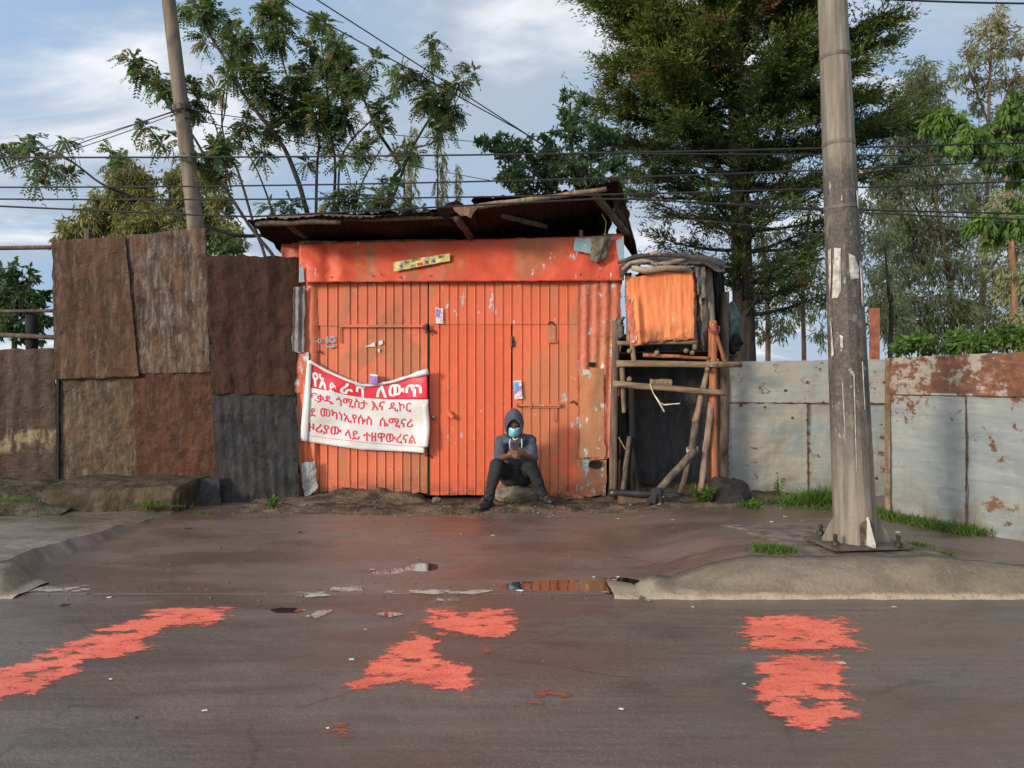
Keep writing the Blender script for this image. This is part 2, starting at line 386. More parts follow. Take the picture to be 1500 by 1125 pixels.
# painted marks
def poly_sd(P, q):
    """signed distance of points q (n,2) to polygon P, positive inside"""
    P = np.array([(p.x, p.y) for p in P]); d = np.full(len(q), 1e9); ins = np.zeros(len(q), bool)
    for a, b in zip(P, np.roll(P, -1, 0)):
        e = b-a; w_ = q-a; t = np.clip((w_@e)/(e@e), 0, 1); d = np.minimum(d, np.linalg.norm(w_-t[:, None]*e, axis=1))
        c = (a[1] > q[:, 1]) != (b[1] > q[:, 1]); ins ^= c & (q[:, 0] < (b[0]-a[0])*(q[:, 1]-a[1])/(b[1]-a[1]+1e-12)+a[0])
    return np.where(ins, d, -d)
def paintmark(name, pts, mat, z, label, seed, parent=road):
    """a film of paint on the road, thinning out over a few centimetres round its outline"""
    P = [GP(x, y, 0) for x, y in pts]; st = .018; ex_ = .07
    xs = np.arange(min(p.x for p in P)-ex_, max(p.x for p in P)+ex_, st); ys = np.arange(min(p.y for p in P)-ex_, max(p.y for p in P)+ex_, st)
    gx, gy = np.meshgrid(xs, ys); q = np.stack([gx.ravel(), gy.ravel()], 1); sd = poly_sd(P, q); nx = len(xs)
    keep = sd > -ex_; idx = np.full(len(q), -1); fs = []; used = {}
    for r_ in range(len(ys)-1):
        for c_ in range(nx-1):
            k = r_*nx+c_; f = (k, k+1, k+nx+1, k+nx)
            if keep[list(f)].all(): fs.append(tuple(used.setdefault(v, len(used)) for v in f))
    order = list(used); m = MB(); m.add([(q[v, 0], q[v, 1], z) for v in order], fs); me = m.mesh(name)
    me.attributes.new('edge', 'FLOAT', 'POINT').data.foreach_set('value', np.clip(.5+sd[order]/.11, 0, 1).astype('f'))
    o = link_mesh(name, me, mat, parent)
    if label: o['label'] = label
    return o
def roadpaint(name, ca, cb, thr, rough=.5):
    t = NT(name); e = t.attr('edge').outputs['Fac']
    n = t.noise(1, sc=(7, 20, 1), det=9, rough=.7); m = t.noise(6, sc=(.9, 1.3, 1), det=10, rough=.72); f = t.noise(75, det=5, rough=.75)
    k = t.ma('ADD', t.ma('MULTIPLY', e, .40), t.ma('ADD', t.ma('MULTIPLY', n, .75), t.ma('MULTIPLY_ADD', m, 1.85, -.60)))
    a = t.ramp(k, thr-.05, thr+.13)
    a = t.ma('MULTIPLY', a, t.ramp(f, .30, .46))
    c = t.mix(t.ramp(n, .3, .7), ca, cb); c = t.mix(t.ma('MULTIPLY', t.ramp(f, .50, .72), .7), c, tuple(x*.38 for x in ca)); c = t.mix(t.ma('MULTIPLY', t.ramp(t.noise(2.5, sc=(.7, 1.6, 1), det=8, rough=.7), .45, .65), .45), c, tuple(x*.6 for x in ca))
    return t.bsdf(c, rough, 0, .5, t.bump(f, .004), alpha=a)
M_MARK = roadpaint('orange_road_paint', (.80, .13, .075), (.92, .22, .14), .925)
M_FAINT = roadpaint('worn_paint_glow', (.30, .075, .035), (.42, .11, .055), 1.12)  # worn paint, with the orange reflection on wet asphalt painted in
M_WHITE = roadpaint('old_white_paint', (.42, .36, .28), (.5, .46, .40), 1.0)
paintmark('painted_mark', [(-150,1085),(-60,1022),(0,984),(60,960),(140,926),(198,906),(232,892),(338,890),(344,903),(300,917),(240,921),(216,940),(215,953),(130,970),(118,988),(0,1030),(-140,1112)], M_MARK, .0022, 'long slanting orange paint mark at the left of the road', 1)
paintmark('painted_mark', [(628,892),(748,894),(763,916),(745,932),(645,934),(618,914)], M_MARK, .0022, 'short orange paint bar in front of the door', 2)
paintmark('painted_mark', [(600,931),(638,938),(645,962),(692,977),(698,1006),(684,1022),(632,1008),(590,1000),(498,1020),(522,985),(562,952)], M_MARK, .0022, 'orange wedge shaped paint mark with torn lower edge', 3)
paintmark('painted_mark', [(1087,902),(1192,903),(1250,908),(1266,950),(1180,955),(1090,952)], M_MARK, .0022, 'orange paint block nearest the kerb on the right', 4)
paintmark('painted_mark', [(1122,958),(1236,958),(1240,1000),(1252,1050),(1200,1071),(1160,1069),(1118,1040),(1100,1006)], M_MARK, .0022, 'lower larger orange paint block on the right, scraped at its foot', 5)
for i, q in enumerate([[(760,1010),(860,1010),(880,1030),(840,1042),(770,1038)], [(460,1040),(520,1050),(530,1085),(470,1085)], [(690,945),(725,948),(728,960),(700,962)]]):
    paintmark('painted_mark', q, M_FAINT, .004, 'faint orange trace of worn paint and painted wet reflection', 10+i)
for i, q in enumerate([[(20,858),(130,858),(140,866),(25,868)], [(435,872),(475,868),(480,876),(440,880)], [(560,866),(720,865),(722,871),(565,873)], [(640,878),(680,877),(682,884),(645,885)], [(480,860),(525,857),(528,866),(484,868)]]):
    paintmark('painted_mark', q, M_WHITE, .0045, 'worn whitish paint trace along the gutter', 20+i)
# puddles
def puddlemat():
    t = NT('puddle_water'); n = t.noise(14, det=3)
    return t.bsdf((.018, .013, .010), .015, 0, .5, t.bump(n, .0006), ior=4.6)
M_WATER = puddlemat()
def puddle(pts, z, seed):
    P = [GP(x, y, z) for x, y in pts]; c = sum(P, Vector())/len(P); onap = c.y > 4.78; z = h_ap(c.x, c.y, False)-.007 if onap else .003; P = [GP(x, y, z) for x, y in pts]; c = sum(P, Vector())/len(P); P = [c+(p-c)*1.5 for p in P] if onap else P; P = [Vector((p.x, max(p.y, 4.79) if onap else p.y, z)) for p in P]; vs = []
    for i in range(len(P)):
        a, b = P[i], P[(i+1) % len(P)]; k = max(3, int((b-a).length/.02))
        for j in range(k):
            p = a.lerp(b, j/k); vs.append(p+Vector((.02*fn(p.x*7+seed, p.y*9, 0, 5), 0 if onap else .014*fn(p.x*8, p.y*9+seed, 2, 5), 0)))
    n = len(vs); m = MB(); m.add(vs+[c], [(i, (i+1) % n, n) for i in range(n)])
    return tag(m.build('water', M_WATER), kind='structure')
puddle([(756,862),(790,852),(830,846),(870,848),(905,846),(917,851),(912,862),(870,868),(800,868)], .016, 1)
puddle([(600,826),(618,823),(634,826),(630,836),(604,838)], .030, 2)
puddle([(553,838),(580,834),(589,838),(582,845),(558,846)], .030, 3)
puddle([(478,864),(520,860),(524,866),(485,868)], .014, 4)
puddle([(392,893),(412,889),(436,890),(448,894),(430,898),(404,897)], .004, 5)
puddle([(446,903),(462,896),(478,892),(490,893),(482,899),(464,905)], .004, 6)
puddle([(550,900),(566,895),(584,896),(590,900),(572,904)], .004, 7)

# ================================================================ SHACK
Y0 = 8.5
M_PDOOR = paint('door_orange', (.67, .128, .054), (.61, .115, .05), (.42, .15, .07), chip=.04, streak=.6, mud=.9, mudz=.30, seed=1)
M_PLEFT = paint('left_orange', (.62, .150, .070), (.55, .150, .078), (.40, .15, .072), chip=.08, streak=.4, mud=.9, mudz=.38, tan=.08, seed=2)
M_PRIGHT = paint('right_orange', (.68, .145, .066), (.63, .140, .065), (.46, .17, .075), chip=.06, streak=.5, mud=.9, mudz=.34, tan=.05, seed=3)
M_PCORN = paint('corner_orange', (.50, .125, .068), (.44, .145, .08), (.38, .18, .08), chip=.62, streak=.6, mud=.5, tan=.35, seed=4)
M_TAN = paint('tan_plate', (.44, .195, .088), (.54, .165, .072), (.30, .17, .09), chip=.5, streak=.5, mud=.8, tan=.5, seed=5)
M_FASC = paint('fascia_orange', (.63, .082, .030), (.57, .072, .027), (.36, .13, .055), chip=.15, streak=.3, mud=0, tan=.35, seed=6, spec=.5)
M_STRIP = paint('strip_orange', (.58, .12, .06), (.50, .13, .07), (.36, .16, .08), chip=1.0, streak=.5, mud=.6, seed=7)
M_SIDE = paint('side_orange', (.50, .11, .05), (.44, .10, .045), (.25, .10, .05), chip=.2, streak=.7, mud=.6, seed=8)
M_GREYTIN = rust('grey_tin', (.20, .19, .185), (.15, .145, .14), (.24, .24, .24), (.34, .35, .36), .6, 3)
M_DARKTIN = rust('dark_tin', (.035, .022, .017), (.055, .03, .022), (.075, .038, .024), (.09, .075, .065), .1, 4, .85)
M_ROOF = rust('roof_tin', (.012, .007, .0055), (.018, .010, .007), (.026, .014, .010), (.05, .04, .035), .12, 5, .85)
M_IRON = plain('old_iron', (.06, .045, .038), .6, .4, 20, .002, .6)
M_WOOD = wood('weathered_pole', (.14, .095, .06), (.27, .195, .125))
M_WOODH = wood('weathered_beam', (.14, .095, .06), (.29, .215, .14), (3, 30, 34)); M_WOODD = wood('dark_pole', (.075, .055, .042), (.15, .115, .085))
M_WOODR = wood('orange_pole', (.22, .085, .04), (.40, .16, .075))
M_BLACK = plain('soot_black', (.012, .011, .010), .9, .3)
shack = thing('tin_shack', W(675, 730, Y0), 'orange painted tin shack with double gate and rusty overhanging roof', 'shack')
def X(px, D=Y0): return (px-CX)/F*D
def Z(py, D=Y0): return CAMZ-(py-CY)/F*D
def planks(lines, x0, x1, ztop, zbot, Y, seed, gw=.008, gd=.012, rag=.012, nz=26):
    """flat sheet metal with pressed V grooves running down it"""
    xs = [(x0, 0)]
    for px in lines:
        x = X(px, Y)
        xs += [(x-gw-.006, 0), (x-gw, -.003), (x-gw*.45, gd), (x+gw*.45, gd), (x+gw, -.004), (x+gw+.006, -.001)]
    xs.append((x1, 0)); m = MB(); k = len(xs)
    zb = [zbot+rag*fn(x*7, seed, 2) for x, _ in xs]
    vs = []
    for j in range(nz+1):
        for i, (x, d) in enumerate(xs):
            z = lerp(ztop, zb[i], j/nz)
            vs.append((x+.0015*fn(z*3, i*.4, seed), Y+d+.007*fn(x*2.2+seed, z*1.6, 1)+.002*fn(x*9, z*9, seed), z))
    fs = [(j*k+i, j*k+i+1, (j+1)*k+i+1, (j+1)*k+i) for j in range(nz) for i in range(k-1)]
    return m.add(vs, fs)
LL = [480, 495, 513, 524, 538, 552, 565, 577, 590, 602, 615]
DL = [644, 658, 671, 684, 697, 710, 724, 737]
RL = [765, 778, 791, 805, 818, 832]
zt, zs = Z(405), Z(475)
planks(LL, X(458), X(626.5), zt, Z(477), Y0-.012, 1, rag=.003).build('upper_sheet', M_PLEFT, shack)
planks(DL+[750]+RL, X(628.5), X(847), zt, zs, Y0-.012, 2, rag=.003).build('upper_sheet', M_PRIGHT, shack)
planks([468]+LL, X(458), X(626), zs+.02, Z(722), Y0, 3, rag=.03).build('gate_leaf', M_PLEFT, shack, solid=.003)
door = planks(DL, X(629.2), X(748.6), zs+.02, Z(725), Y0-.002, 4, rag=.008).build('door', M_PDOOR, shack, solid=.003)
planks(RL, X(751), X(847), zs+.02, Z(727), Y0, 5, rag=.008).build('gate_leaf', M_PRIGHT, shack, solid=.003)
# frame bar over the left leaf, hinge, bolts, latch
m = MB(); m.box(((X(498)+X(627))/2, Y0-.03, Z(478)), (X(627)-X(498), .02, .028)); m.build('frame_bar', M_PLEFT, shack, bevel=.003)
m = MB(); m.box((X(499), Y0-.022, Z(491)), (.014, .012, .17)); m.build('frame_bar', M_SIDE, shack, bevel=.003)
m = MB(); m.box((X(624), Y0-.045, Z(480)), (.05, .02, .05)); m.tube([W(624, 474, Y0-.06), W(624, 488, Y0-.06)], .012); m.build('hinge', M_IRON, shack)
m = MB(); m.tube([W(627.6, 482, Y0-.01), W(627.8, 600, Y0-.012), W(627.6, 727, Y0-.01)], .008, 6); m.build('gap_rod', M_BLACK, shack)
m = MB(); m.tube([W(635, 611, Y0), W(635, 611, Y0-.035)], [.012, .026], 12); m.blob(W(635, 611, Y0-.04), (.026, .018, .026), sub=2, amp=.05); m.build('knob', plain('worn_steel', (.26, .22, .19), .4, .3, 30, .001, .8), door, smooth=True)
m = MB(); m.tube([W(656, 604, Y0-.03), W(664, 612, Y0-.05)], .024, 10); m.box(W(659, 607, Y0-.012), (.06, .012, .07)); m.build('latch', M_PDOOR, door)
bar = MB(); bar.box(((X(754)+X(823))/2, Y0-.03, Z(593.5)), (X(823)-X(754), .016, .022)); bar.box(W(798, 596.5, Y0-.02), (.36, .012, .014)); bar.build('bolt', M_PRIGHT, shack, bevel=.003)
for px in (757, 778, 819): MB().box(W(px, 593, Y0-.035), (.018, .03, .04)).build('bolt_bracket', M_SIDE, shack, bevel=.003)
m = MB(); m.tube([W(812, 597, Y0-.04), W(812, 612, Y0-.035), W(811, 618, Y0-.03)], .007, 6); m.build('bolt_hasp', M_SIDE, shack)
m = MB(); m.tube([W(750, 493, Y0-.01), W(750, 508, Y0-.02)], .016, 8); m.box(W(752, 503, Y0-.012), (.03, .012, .06)); m.build('hinge', M_IRON, shack)
m = MB(); m.box(W(808.5, 488, Y0-.016), (.085, .010, .165)); m.build('patch_plate', M_TAN, shack, bevel=.004)
m = MB(); m.box(W(808.5, 500.5, Y0-.03), (.088, .02, .02)); m.build('plate_lip', M_PRIGHT, shack)
for i, (px, py) in enumerate([(468, 516), (628, 668), (866, 534), (634, 486), (808, 474), (840, 590)]):
    m = MB(); m.tube([W(px-5, py, Y0-.012), W(px, py-3, Y0-.035), W(px+5, py+3, Y0-.012)], .007, 6); m.build('staple', M_IRON, shack)
# corner sheet with corrugations, hole and torn foot; tan plate below
sheet(W(847, 408, Y0-.03), W(911, 408, Y0-.03), W(902, 672, Y0-.05), W(846, 672, Y0-.03), waves=4.2, amp=.008, crump=.024, rag=.03, seed=11, nv=70).build('corner_sheet', M_PCORN, shack, solid=.003)
sheet(W(849, 540, Y0-.056), W(884, 540, Y0-.056), W(886, 670, Y0-.06), W(849, 671, Y0-.056), crump=.012, rag=.02, seed=19, nu=20).build('patch_sheet', M_TAN, shack, solid=.003)
m = MB(); m.box(W(867, 534, Y0-.052), (.075, .006, .052)); m.build('hole', M_BLACK, shack)
sheet(W(845, 668, Y0-.015), W(889, 672, Y0-.015), W(887, 726, Y0-.02), W(848, 728, Y0-.015), crump=.012, rag=.014, seed=12).build('foot_plate', M_TAN, shack, solid=.003)
m = MB(); m.tube([W(872+9*math.cos(a), 680+5*math.sin(a), Y0-.04) for a in np.linspace(0, 6.3, 14)], .012, 6, cap=False); m.box(W(872, 680, Y0-.03), (.09, .008, .05)); m.build('cable_loop', M_BLACK, shack)
# left edge strips
sheet(W(430, 420, Y0-.10), W(447, 420, Y0-.07), W(445, 516, Y0-.07), W(428, 514, Y0-.10), waves=1.6, amp=.012, crump=.02, rag=.02, seed=13, nu=20).build('edge_sheet', M_GREYTIN, shack, solid=.003)
sheet(W(441, 405, Y0-.04), W(465, 408, Y0-.02), W(465, 560, Y0-.02), W(440, 560, Y0-.05), waves=1.1, amp=.012, crump=.015, rag=.01, seed=14, nu=20).build('edge_sheet', M_PLEFT, shack, solid=.003)
sheet(W(431, 516, Y0-.06), W(452, 516, Y0-.06), W(452, 575, Y0-.05), W(433, 575, Y0-.06), crump=.015, rag=.012, seed=15, nu=16).build('edge_sheet', M_STRIP, shack, solid=.003)
sheet(W(436, 560, Y0-.05), W(466, 560, Y0-.02), W(466, 724, Y0-.02), W(440, 732, Y0-.05), waves=2.2, amp=.013, crump=.01, rag=.012, seed=16, nu=24).build('edge_sheet', M_PLEFT, shack, solid=.003)
sheet(W(440, 678, Y0-.09), W(462, 675, Y0-.07), W(465, 714, Y0-.09), W(446, 730, Y0-.12), crump=.03, rag=.03, seed=17, nu=24).build('torn_flap', rust('pale_blue_tin', (.22, .20, .17), (.30, .27, .22), (.34, .40, .42), (.25, .42, .50), .8, 9), shack, solid=.003)
# fascia
def fasc(u, v):
    top = lerp(357, 345, u)-1.5*math.sin(u*3.1)*0; bot = lerp(413.5, 411, u)
    px = lerp(438, 914, u); D = lerp(Y0-.07, Y0-.10, v)
    D += .026*fn(u*7, v*1.6, 2)+.008*abs(fn(u*16, v*3, 6))+.010*math.sin(u*22+v*2)*fn(u*3, 4, 1)-.05*math.exp(-((u-.05)/.04)**2)*v-.03*math.exp(-((u-.13)/.03)**2)+.025*math.exp(-((u-.09)/.02)**2)
    p = W(px, lerp(top, bot, v), D)
    if v in (0, 1): p.z += .008*fn(u*30, v, 1)
    return p
MB().grid(fasc, 150, 22).build('fascia', M_FASC, shack, smooth=True, solid=.003)
for i, px in enumerate((486, 546, 559, 586, 630, 850, 878)):
    m = MB(); m.blob(W(px, 406-(i % 3)*2, Y0-.115), (.009, .007, .009), sub=1, amp=0); m.build('nail', M_IRON, shack)
# blue old paint showing at both fascia ends
M_BLUE = paint('old_blue_paint', (.20, .34, .44), (.25, .36, .42), (.30, .28, .22), chip=.4, streak=.5, mud=0, seed=21)
for q, s in (([(842,349),(868,348),(866,372),(840,367)], 31), ([(903,352),(913.5,346),(914,385),(906,381)], 32), ([(439,392),(444,388),(446,413),(438,414)], 33)):
    sheet(*[W(x, y, Y0-.125-.01*(s == 33)) for x, y in q], crump=.006, rag=.012, seed=s, nu=14, nv=14).build('bare_patch', M_BLUE, shack)
# walls behind, side wall above the left fence
m = MB(); m.add([W(442, 350, Y0), W(442, 745, Y0), Vector((X(442), 11.6, -.05)), Vector((X(442), 11.6, 2.6))], [(0, 1, 2, 3)]); m.build('side_wall', M_DARKTIN, shack, solid=.01)
m = MB(); m.add([W(908, 350, Y0), W(908, 745, Y0), Vector((X(908), 11.6, -.05)), Vector((X(908), 11.6, 2.6))], [(0, 1, 2, 3)]); m.build('side_wall', M_DARKTIN, shack, solid=.01)
m = MB(); m.add([Vector((X(442), 11.6, -.05)), Vector((X(908), 11.6, -.05)), Vector((X(908), 11.6, 2.7)), Vector((X(442), 11.6, 2.7))], [(0, 1, 2, 3)]); m.build('rear_wall', M_DARKTIN, shack, solid=.01)
sheet(W(413, 352, 8.62), W(442, 345, 8.62), W(442, 470, 8.62), W(412, 470, 8.62), waves=1, amp=.01, crump=.01, rag=.02, seed=18, nu=16).build('side_sheet', M_SIDE, shack, solid=.003)
MB().box((0.0+X(675), 8.72, .02), (X(908)-X(442)-.05, .3, .02)).build('sill', M_BLACK, shack)
# roof: two sheets pitched to the back, poles under their front edges
def roof_sheet(name, fl, fr, br, bl, wv, seed, mat=M_ROOF, cr=.05, rag=.035):
    sheet(fl, fr, br, bl, waves=wv, amp=.006, crump=cr, cf=2.2, rag=rag*1.6, seed=seed, nv=24).build(name, mat, shack, solid=.004)
V = Vector
FY = 7.75
a1, a2 = W(363, 321, FY), W(695, 311, FY)
roof_sheet('roof_sheet', a1, a2, V((a2.x+.2, 11.9, 2.72)), V((a1.x-.1, 11.9, 2.55)), 34, 21)
a3 = a1+V((.15, .12, .05)); a4 = a2+V((.05, .1, .06))
roof_sheet('roof_sheet', a3, a4, V((a4.x, 10.0, 2.92)), V((a3.x, 10, 2.82)), 30, 22, cr=.03, rag=.06)
b1, b2 = W(683, 312, FY-.02), W(908, 268, FY+.05)
roof_sheet('roof_sheet', b1, b2, V((b2.x+.18, 11.9, 2.8)), V((b1.x, 11.9, 2.72)), 22, 23)
b3, b4 = W(694, 290, FY+.12), W(896, 277, FY+.14)
roof_sheet('roof_sheet', b3, b4, V((b4.x+.1, 9.6, 3.2)), V((b3.x, 9.6, 3.05)), 20, 24, cr=.02)
roof_sheet('roof_flap', W(896, 266, FY+.1), W(912, 272, FY+.2), W(940, 400, 9.1), W(905, 345, 8.52), 3, 25, M_DARKTIN, .06, .05)
roof_sheet('roof_scrap', W(636, 306, FY-.1), W(668, 293, FY+.1), W(690, 306, FY+.2), W(650, 322, FY), 2, 26, M_ROOF, .02, .02)
roof_sheet('roof_scrap', W(664, 303, FY-.06), W(700, 300, FY-.06), W(690, 318, FY-.08), W(672, 314, FY-.1), 1, 27, rust('brown_tin', (.12, .07, .045), (.16, .09, .06), (.19, .12, .08), seed=8), .02, .02)
def plog(name, p, q, r0, r1, mat, par, seed, bend=.02, **k):
    return MB().log(p, q, r0, r1, seed, bend, **k).build(name, mat, par, smooth=True)
plog('roof_pole', W(375, 327, FY+.06), W(500, 326, FY+.06), .032, .022, M_WOODD, shack, 1)
plog('roof_pole', W(395, 321, FY+.1), W(675, 316, FY+.1), .035, .03, M_WOODD, shack, 2)
plog('roof_pole', W(696, 304, FY), W(888, 277, FY), .032, .024, M_WOOD, shack, 3)
plog('rafter', W(868, 282, FY+.05), W(918, 342, 8.5), .04, .04, M_WOODD, shack, 4)
plog('rafter', W(668, 318, FY+.05), W(690, 348, 8.45), .04, .04, M_WOODD, shack, 5)
plog('rafter', W(418, 325, FY+.1), W(452, 350, 8.6), .035, .035, M_WOODD, shack, 6)
plog('rafter', W(735, 315, FY+.2), W(800, 332, 8.45), .03, .03, M_WOODD, shack, 7)
plog('wall_pole', W(440, 357, Y0-.02), W(668, 352, Y0-.02), .036, .018, M_WOOD, shack, 8)
m = MB(); m.box(W(851, 345, Y0-.03), (.04, .04, .12)); m.build('rafter_end', M_WOOD, shack, bevel=.006)
m = MB(); m.box(W(897, 345, Y0-.02), (.22, .05, .035)); m.build('rafter_end', M_WOOD, shack, bevel=.006)
m = MB(); m.tube([W(882, 314, Y0-.1), W(888, 325, Y0-.12), W(886, 345, Y0-.11)], .006, 5); m.build('rope_end', plain('rope', (.5, .4, .26)), shack)

# lettering -------------------------------------------------------
def text_mesh(body, bold=0.0):
    c = bpy.data.curves.new('t', 'FONT'); c.body = body; c.offset = bold; c.resolution_u = 3
    o = bpy.data.objects.new('t', c); COL.objects.link(o); bpy.context.view_layer.update()
    me = bpy.data.meshes.new_from_object(o.evaluated_get(bpy.context.evaluated_depsgraph_get()))
    bpy.data.objects.remove(o); bpy.data.curves.remove(c)
    n = len(me.vertices); a = np.empty(n*3, 'f'); me.vertices.foreach_get('co', a); a = a.reshape(-1, 3)
    return me, a
def lettering(body, x0, y0, x1, y1, H, surf, mat, parent, bold=.012, name='lettering', slant=0):
    """words laid on a surface: surf(px,py) gives the surface point"""
    me, a = text_mesh(body, bold); lo, hi = a.min(0), a.max(0)
    out = np.empty_like(a)
    for i, (lx, ly, _) in enumerate(a):
        t = (lx-lo[0])/max(1e-6, hi[0]-lo[0])
        out[i] = surf(lerp(x0, x1, t)+slant*ly*H, lerp(y0, y1, t)-ly*H)
    me.vertices.foreach_set('co', out.ravel()); me.materials.clear()
    return link_mesh(name, me, mat, parent)
M_RED = plain('banner_red', (.62, .018, .045), .4, .08, 20, .001)
M_INK = plain('red_ink', (.60, .02, .05), .5, .1)
def vinylmat():
    t = NT('banner_vinyl'); n = t.noise(4, det=6); f = t.noise(30, det=5, rough=.7)
    c = t.mix(t.ramp(n, .35, .7), (.62, .62, .62), (.55, .53, .49)); c = t.mix(t.ma('MULTIPLY', t.ramp(f, .6, .75), .35), c, (.38, .33, .27))
    return t.bsdf(c, .42, 0, .5, t.bump(n, .01))
M_VINYL = vinylmat(); M_LETTER = plain('white_print', (.68, .67, .65), .45, .06)
def bd(px, py):
    u = (px-452)/174; v = (py-550)/100
    d = 8.425-.03*math.exp(-((u-1)/.10)**2)+.025*math.sin(math.pi*min(1, max(0, u)))*(1-.5*v)
    d += .007*math.sin((px*.8+py*1.1)*.06)+.015*fn(px*.012, py*.02, 4, 3)
    return d
def bs(px, py, off=0): return W(px, py, bd(px, py)-off)
def pl(pts, x):
    for (a, b), (c, d) in zip(pts, pts[1:]):
        if x <= c: return lerp(b, d, (x-a)/(c-a)) if c > a else d
    return pts[-1][1]
TOPL = [(440, 524), (452, 527), (480, 543), (510, 556), (530, 563), (545, 563), (575, 558), (600, 550), (626, 543)]
MIDL = [(440, 564), (456, 568), (480, 572), (510, 579), (535, 583), (570, 585), (626, 585)]
BOTL = [(440, 645), (450, 647), (490, 653), (530, 659), (560, 660), (600, 662), (623, 664)]
banner = thing('banner', W(535, 665, 8.37), 'white vinyl banner with red heading and Amharic lettering, sagging on the gate', 'banner')
def bgrid(ta, tb, xl, xr, off):
    def f(u, v):
        y0_, y1_ = None, None
        px = lerp(xl(0), xr(0), u); a = pl(ta, px); b = pl(tb, px); py = lerp(a, b, v)
        t = (py-540)/110; px2 = lerp(xl(t), xr(t), u); return bs(px2, lerp(pl(ta, px2), pl(tb, px2), v), off)
    return f
xl = lambda t: lerp(455, 443, max(0, t)); xr = lambda t: 626-4*max(0, t)+3.5*math.sin(math.pi*min(1, max(0, t)))
MIDT = [(a, b-1) for a, b in MIDL]
MB().grid(bgrid([(a, b+4) for a, b in TOPL], MIDL, lambda t: xl(t), lambda t: xr(t)-1, 0), 60, 14).build('red_band', M_RED, banner, smooth=True, solid=.002)
MB().grid(bgrid(MIDL, BOTL, xl, xr, 0), 60, 26).build('white_field', M_VINYL, banner, smooth=True, solid=.002)
# rolled hem on top, folded edge on the left
m = MB(); m.tube([bs(x, pl(TOPL, x)+1.5, .01) for x in np.linspace(453, 627, 50)], [.016+.010*abs(fn(x*.03, 2))+.02*sm(595, 622, x) for x in np.linspace(453, 627, 50)], 8); m.build('hem', M_VINYL, banner, smooth=True)
m = MB(); m.grid(lambda u, v: bs(lerp(lerp(450, 439, v), lerp(457, 451, v), u), lerp(527+3*u, 645+2*u, v), .012+.012*math.sin(math.pi*u)), 6, 24); m.build('folded_edge', M_VINYL, banner, smooth=True, solid=.002)
m = MB(); m.grid(lambda u, v: bs(lerp(617, 627, u)+2.5*math.sin(math.pi*v), lerp(592, 655, v), .008+.014*math.sin(math.pi*u)), 6, 20); m.build('folded_edge', M_VINYL, banner, smooth=True, solid=.002)
m = MB(); m.tube([bs(x, pl([(446, 637), (490, 643), (535, 648), (580, 652), (620, 655)], x), .0035) for x in np.linspace(449, 617, 40)], .0018, 4); m.build('printed_line', M_INK, banner)
bf = lambda px, py: bs(px, py, .005)
for bd_, x0, y0, x1, y1, H in (('የአ', 457.5, 564.5, 478, 570, 27), ('ድ', 481, 574.5, 492, 578, 21), ('ራ', 498, 576, 517, 577, 20), ('ሻ', 520, 578, 534.5, 583, 23), ('ለ', 551, 581, 566.5, 581.5, 24), ('ውጥ', 569, 580, 618, 580.5, 23)):
    lettering(bd_, x0, y0, x1, y1, H, bf, M_LETTER, banner, .03)
for bd_, x0, y0, x1, y1, H in (('ፍቃዱ', 455, 586, 488, 593, 16), ('ጎሚስታ', 492, 594, 538, 599, 17), ('እና', 544, 600.5, 563.5, 601, 18), ('ዲኮር', 569, 602, 602, 602.5, 17.5),
        ('ደ', 454, 610, 462, 610.5, 17), ('መካነ', 469, 609, 501, 616, 17), ('ኢየሱስ', 503, 617, 544.5, 623, 17), ('ሴሚናሪ', 556, 624, 604.5, 626, 17),
        ('ዞሪያው', 452, 631.5, 500, 638, 17), ('ላይ', 505, 641, 526.5, 644, 17), ('ተዘዋውረናል', 532, 645.5, 609.5, 650, 18)):
    lettering(bd_, x0, y0, x1, y1, H, bf, M_INK, banner, .012)
# blue scrawl on the left leaf
M_SCRAWL = plain('blue_scrawl', (.22, .33, .45), .6)
scr = lambda px, py: W(px, py, Y0-.024)
lettering('–0', 459, 502.5, 471, 502.5, 9, scr, M_SCRAWL, shack, .03, 'scrawl')
lettering('6O', 476, 503, 491, 501, 13, scr, M_SCRAWL, shack, .03, 'scrawl')
m = MB(); m.tube([W(477, 507, Y0-.02), W(484, 509, Y0-.02), W(491, 507, Y0-.02)], .008, 5); m.build('scrawl', M_SCRAWL, shack)
# torn paper, flyers, carton, strip sign, rag
M_PAPER = plain('torn_paper', (.58, .56, .54), .8, .15)
def flat(name, pts, D, mat, label, cat, seed, thick=.0025, group=None, curl=.006):
    P = [W(x, y, D) for x, y in pts]; n = len(P); c = sum(P, Vector())/n; vs = []
    for i in range(n):
        a, b = P[i], P[(i+1) % n]; k = max(2, int((b-a).length/.012))
        for j in range(k):
            p = a.lerp(b, j/k); vs.append(p+Vector((.004*fn(p.x*40+seed, p.z*40), -curl*abs(fn(p.x*9, p.z*9+seed)), .004*fn(p.z*40, p.x*30+seed))))
    N = len(vs); m = MB().add(vs+[c], [(i, (i+1) % N, N) for i in range(N)])
    return tag(m.build(name, mat, solid=thick), label, cat, group)
flat('paper_scrap', [(534,508),(541,505),(549,500),(550,508)], Y0-.018, M_PAPER, 'torn white paper wedge stuck on the left gate leaf above the banner', 'paper', 1)
flat('paper_scrap', [(554,500),(560,498),(561,504),(555,506)], Y0-.018, M_PAPER, 'small square white paper remnant beside the torn wedge on the gate', 'paper', 2)
flat('paper_scrap', [(553,510),(557,511),(556,517),(554,516)], Y0-.018, M_PAPER, 'tiny white paper remnant just under the square one on the gate', 'paper', 3)
M_PURP = plain('purple_print', (.30, .17, .50), .5, .45, 35, 0); M_PBLUE = plain('blue_print', (.12, .36, .66), .5, .3, 30, 0); M_PINKP = plain('pink_print', (.70, .45, .50), .5, .35, 40, 0)
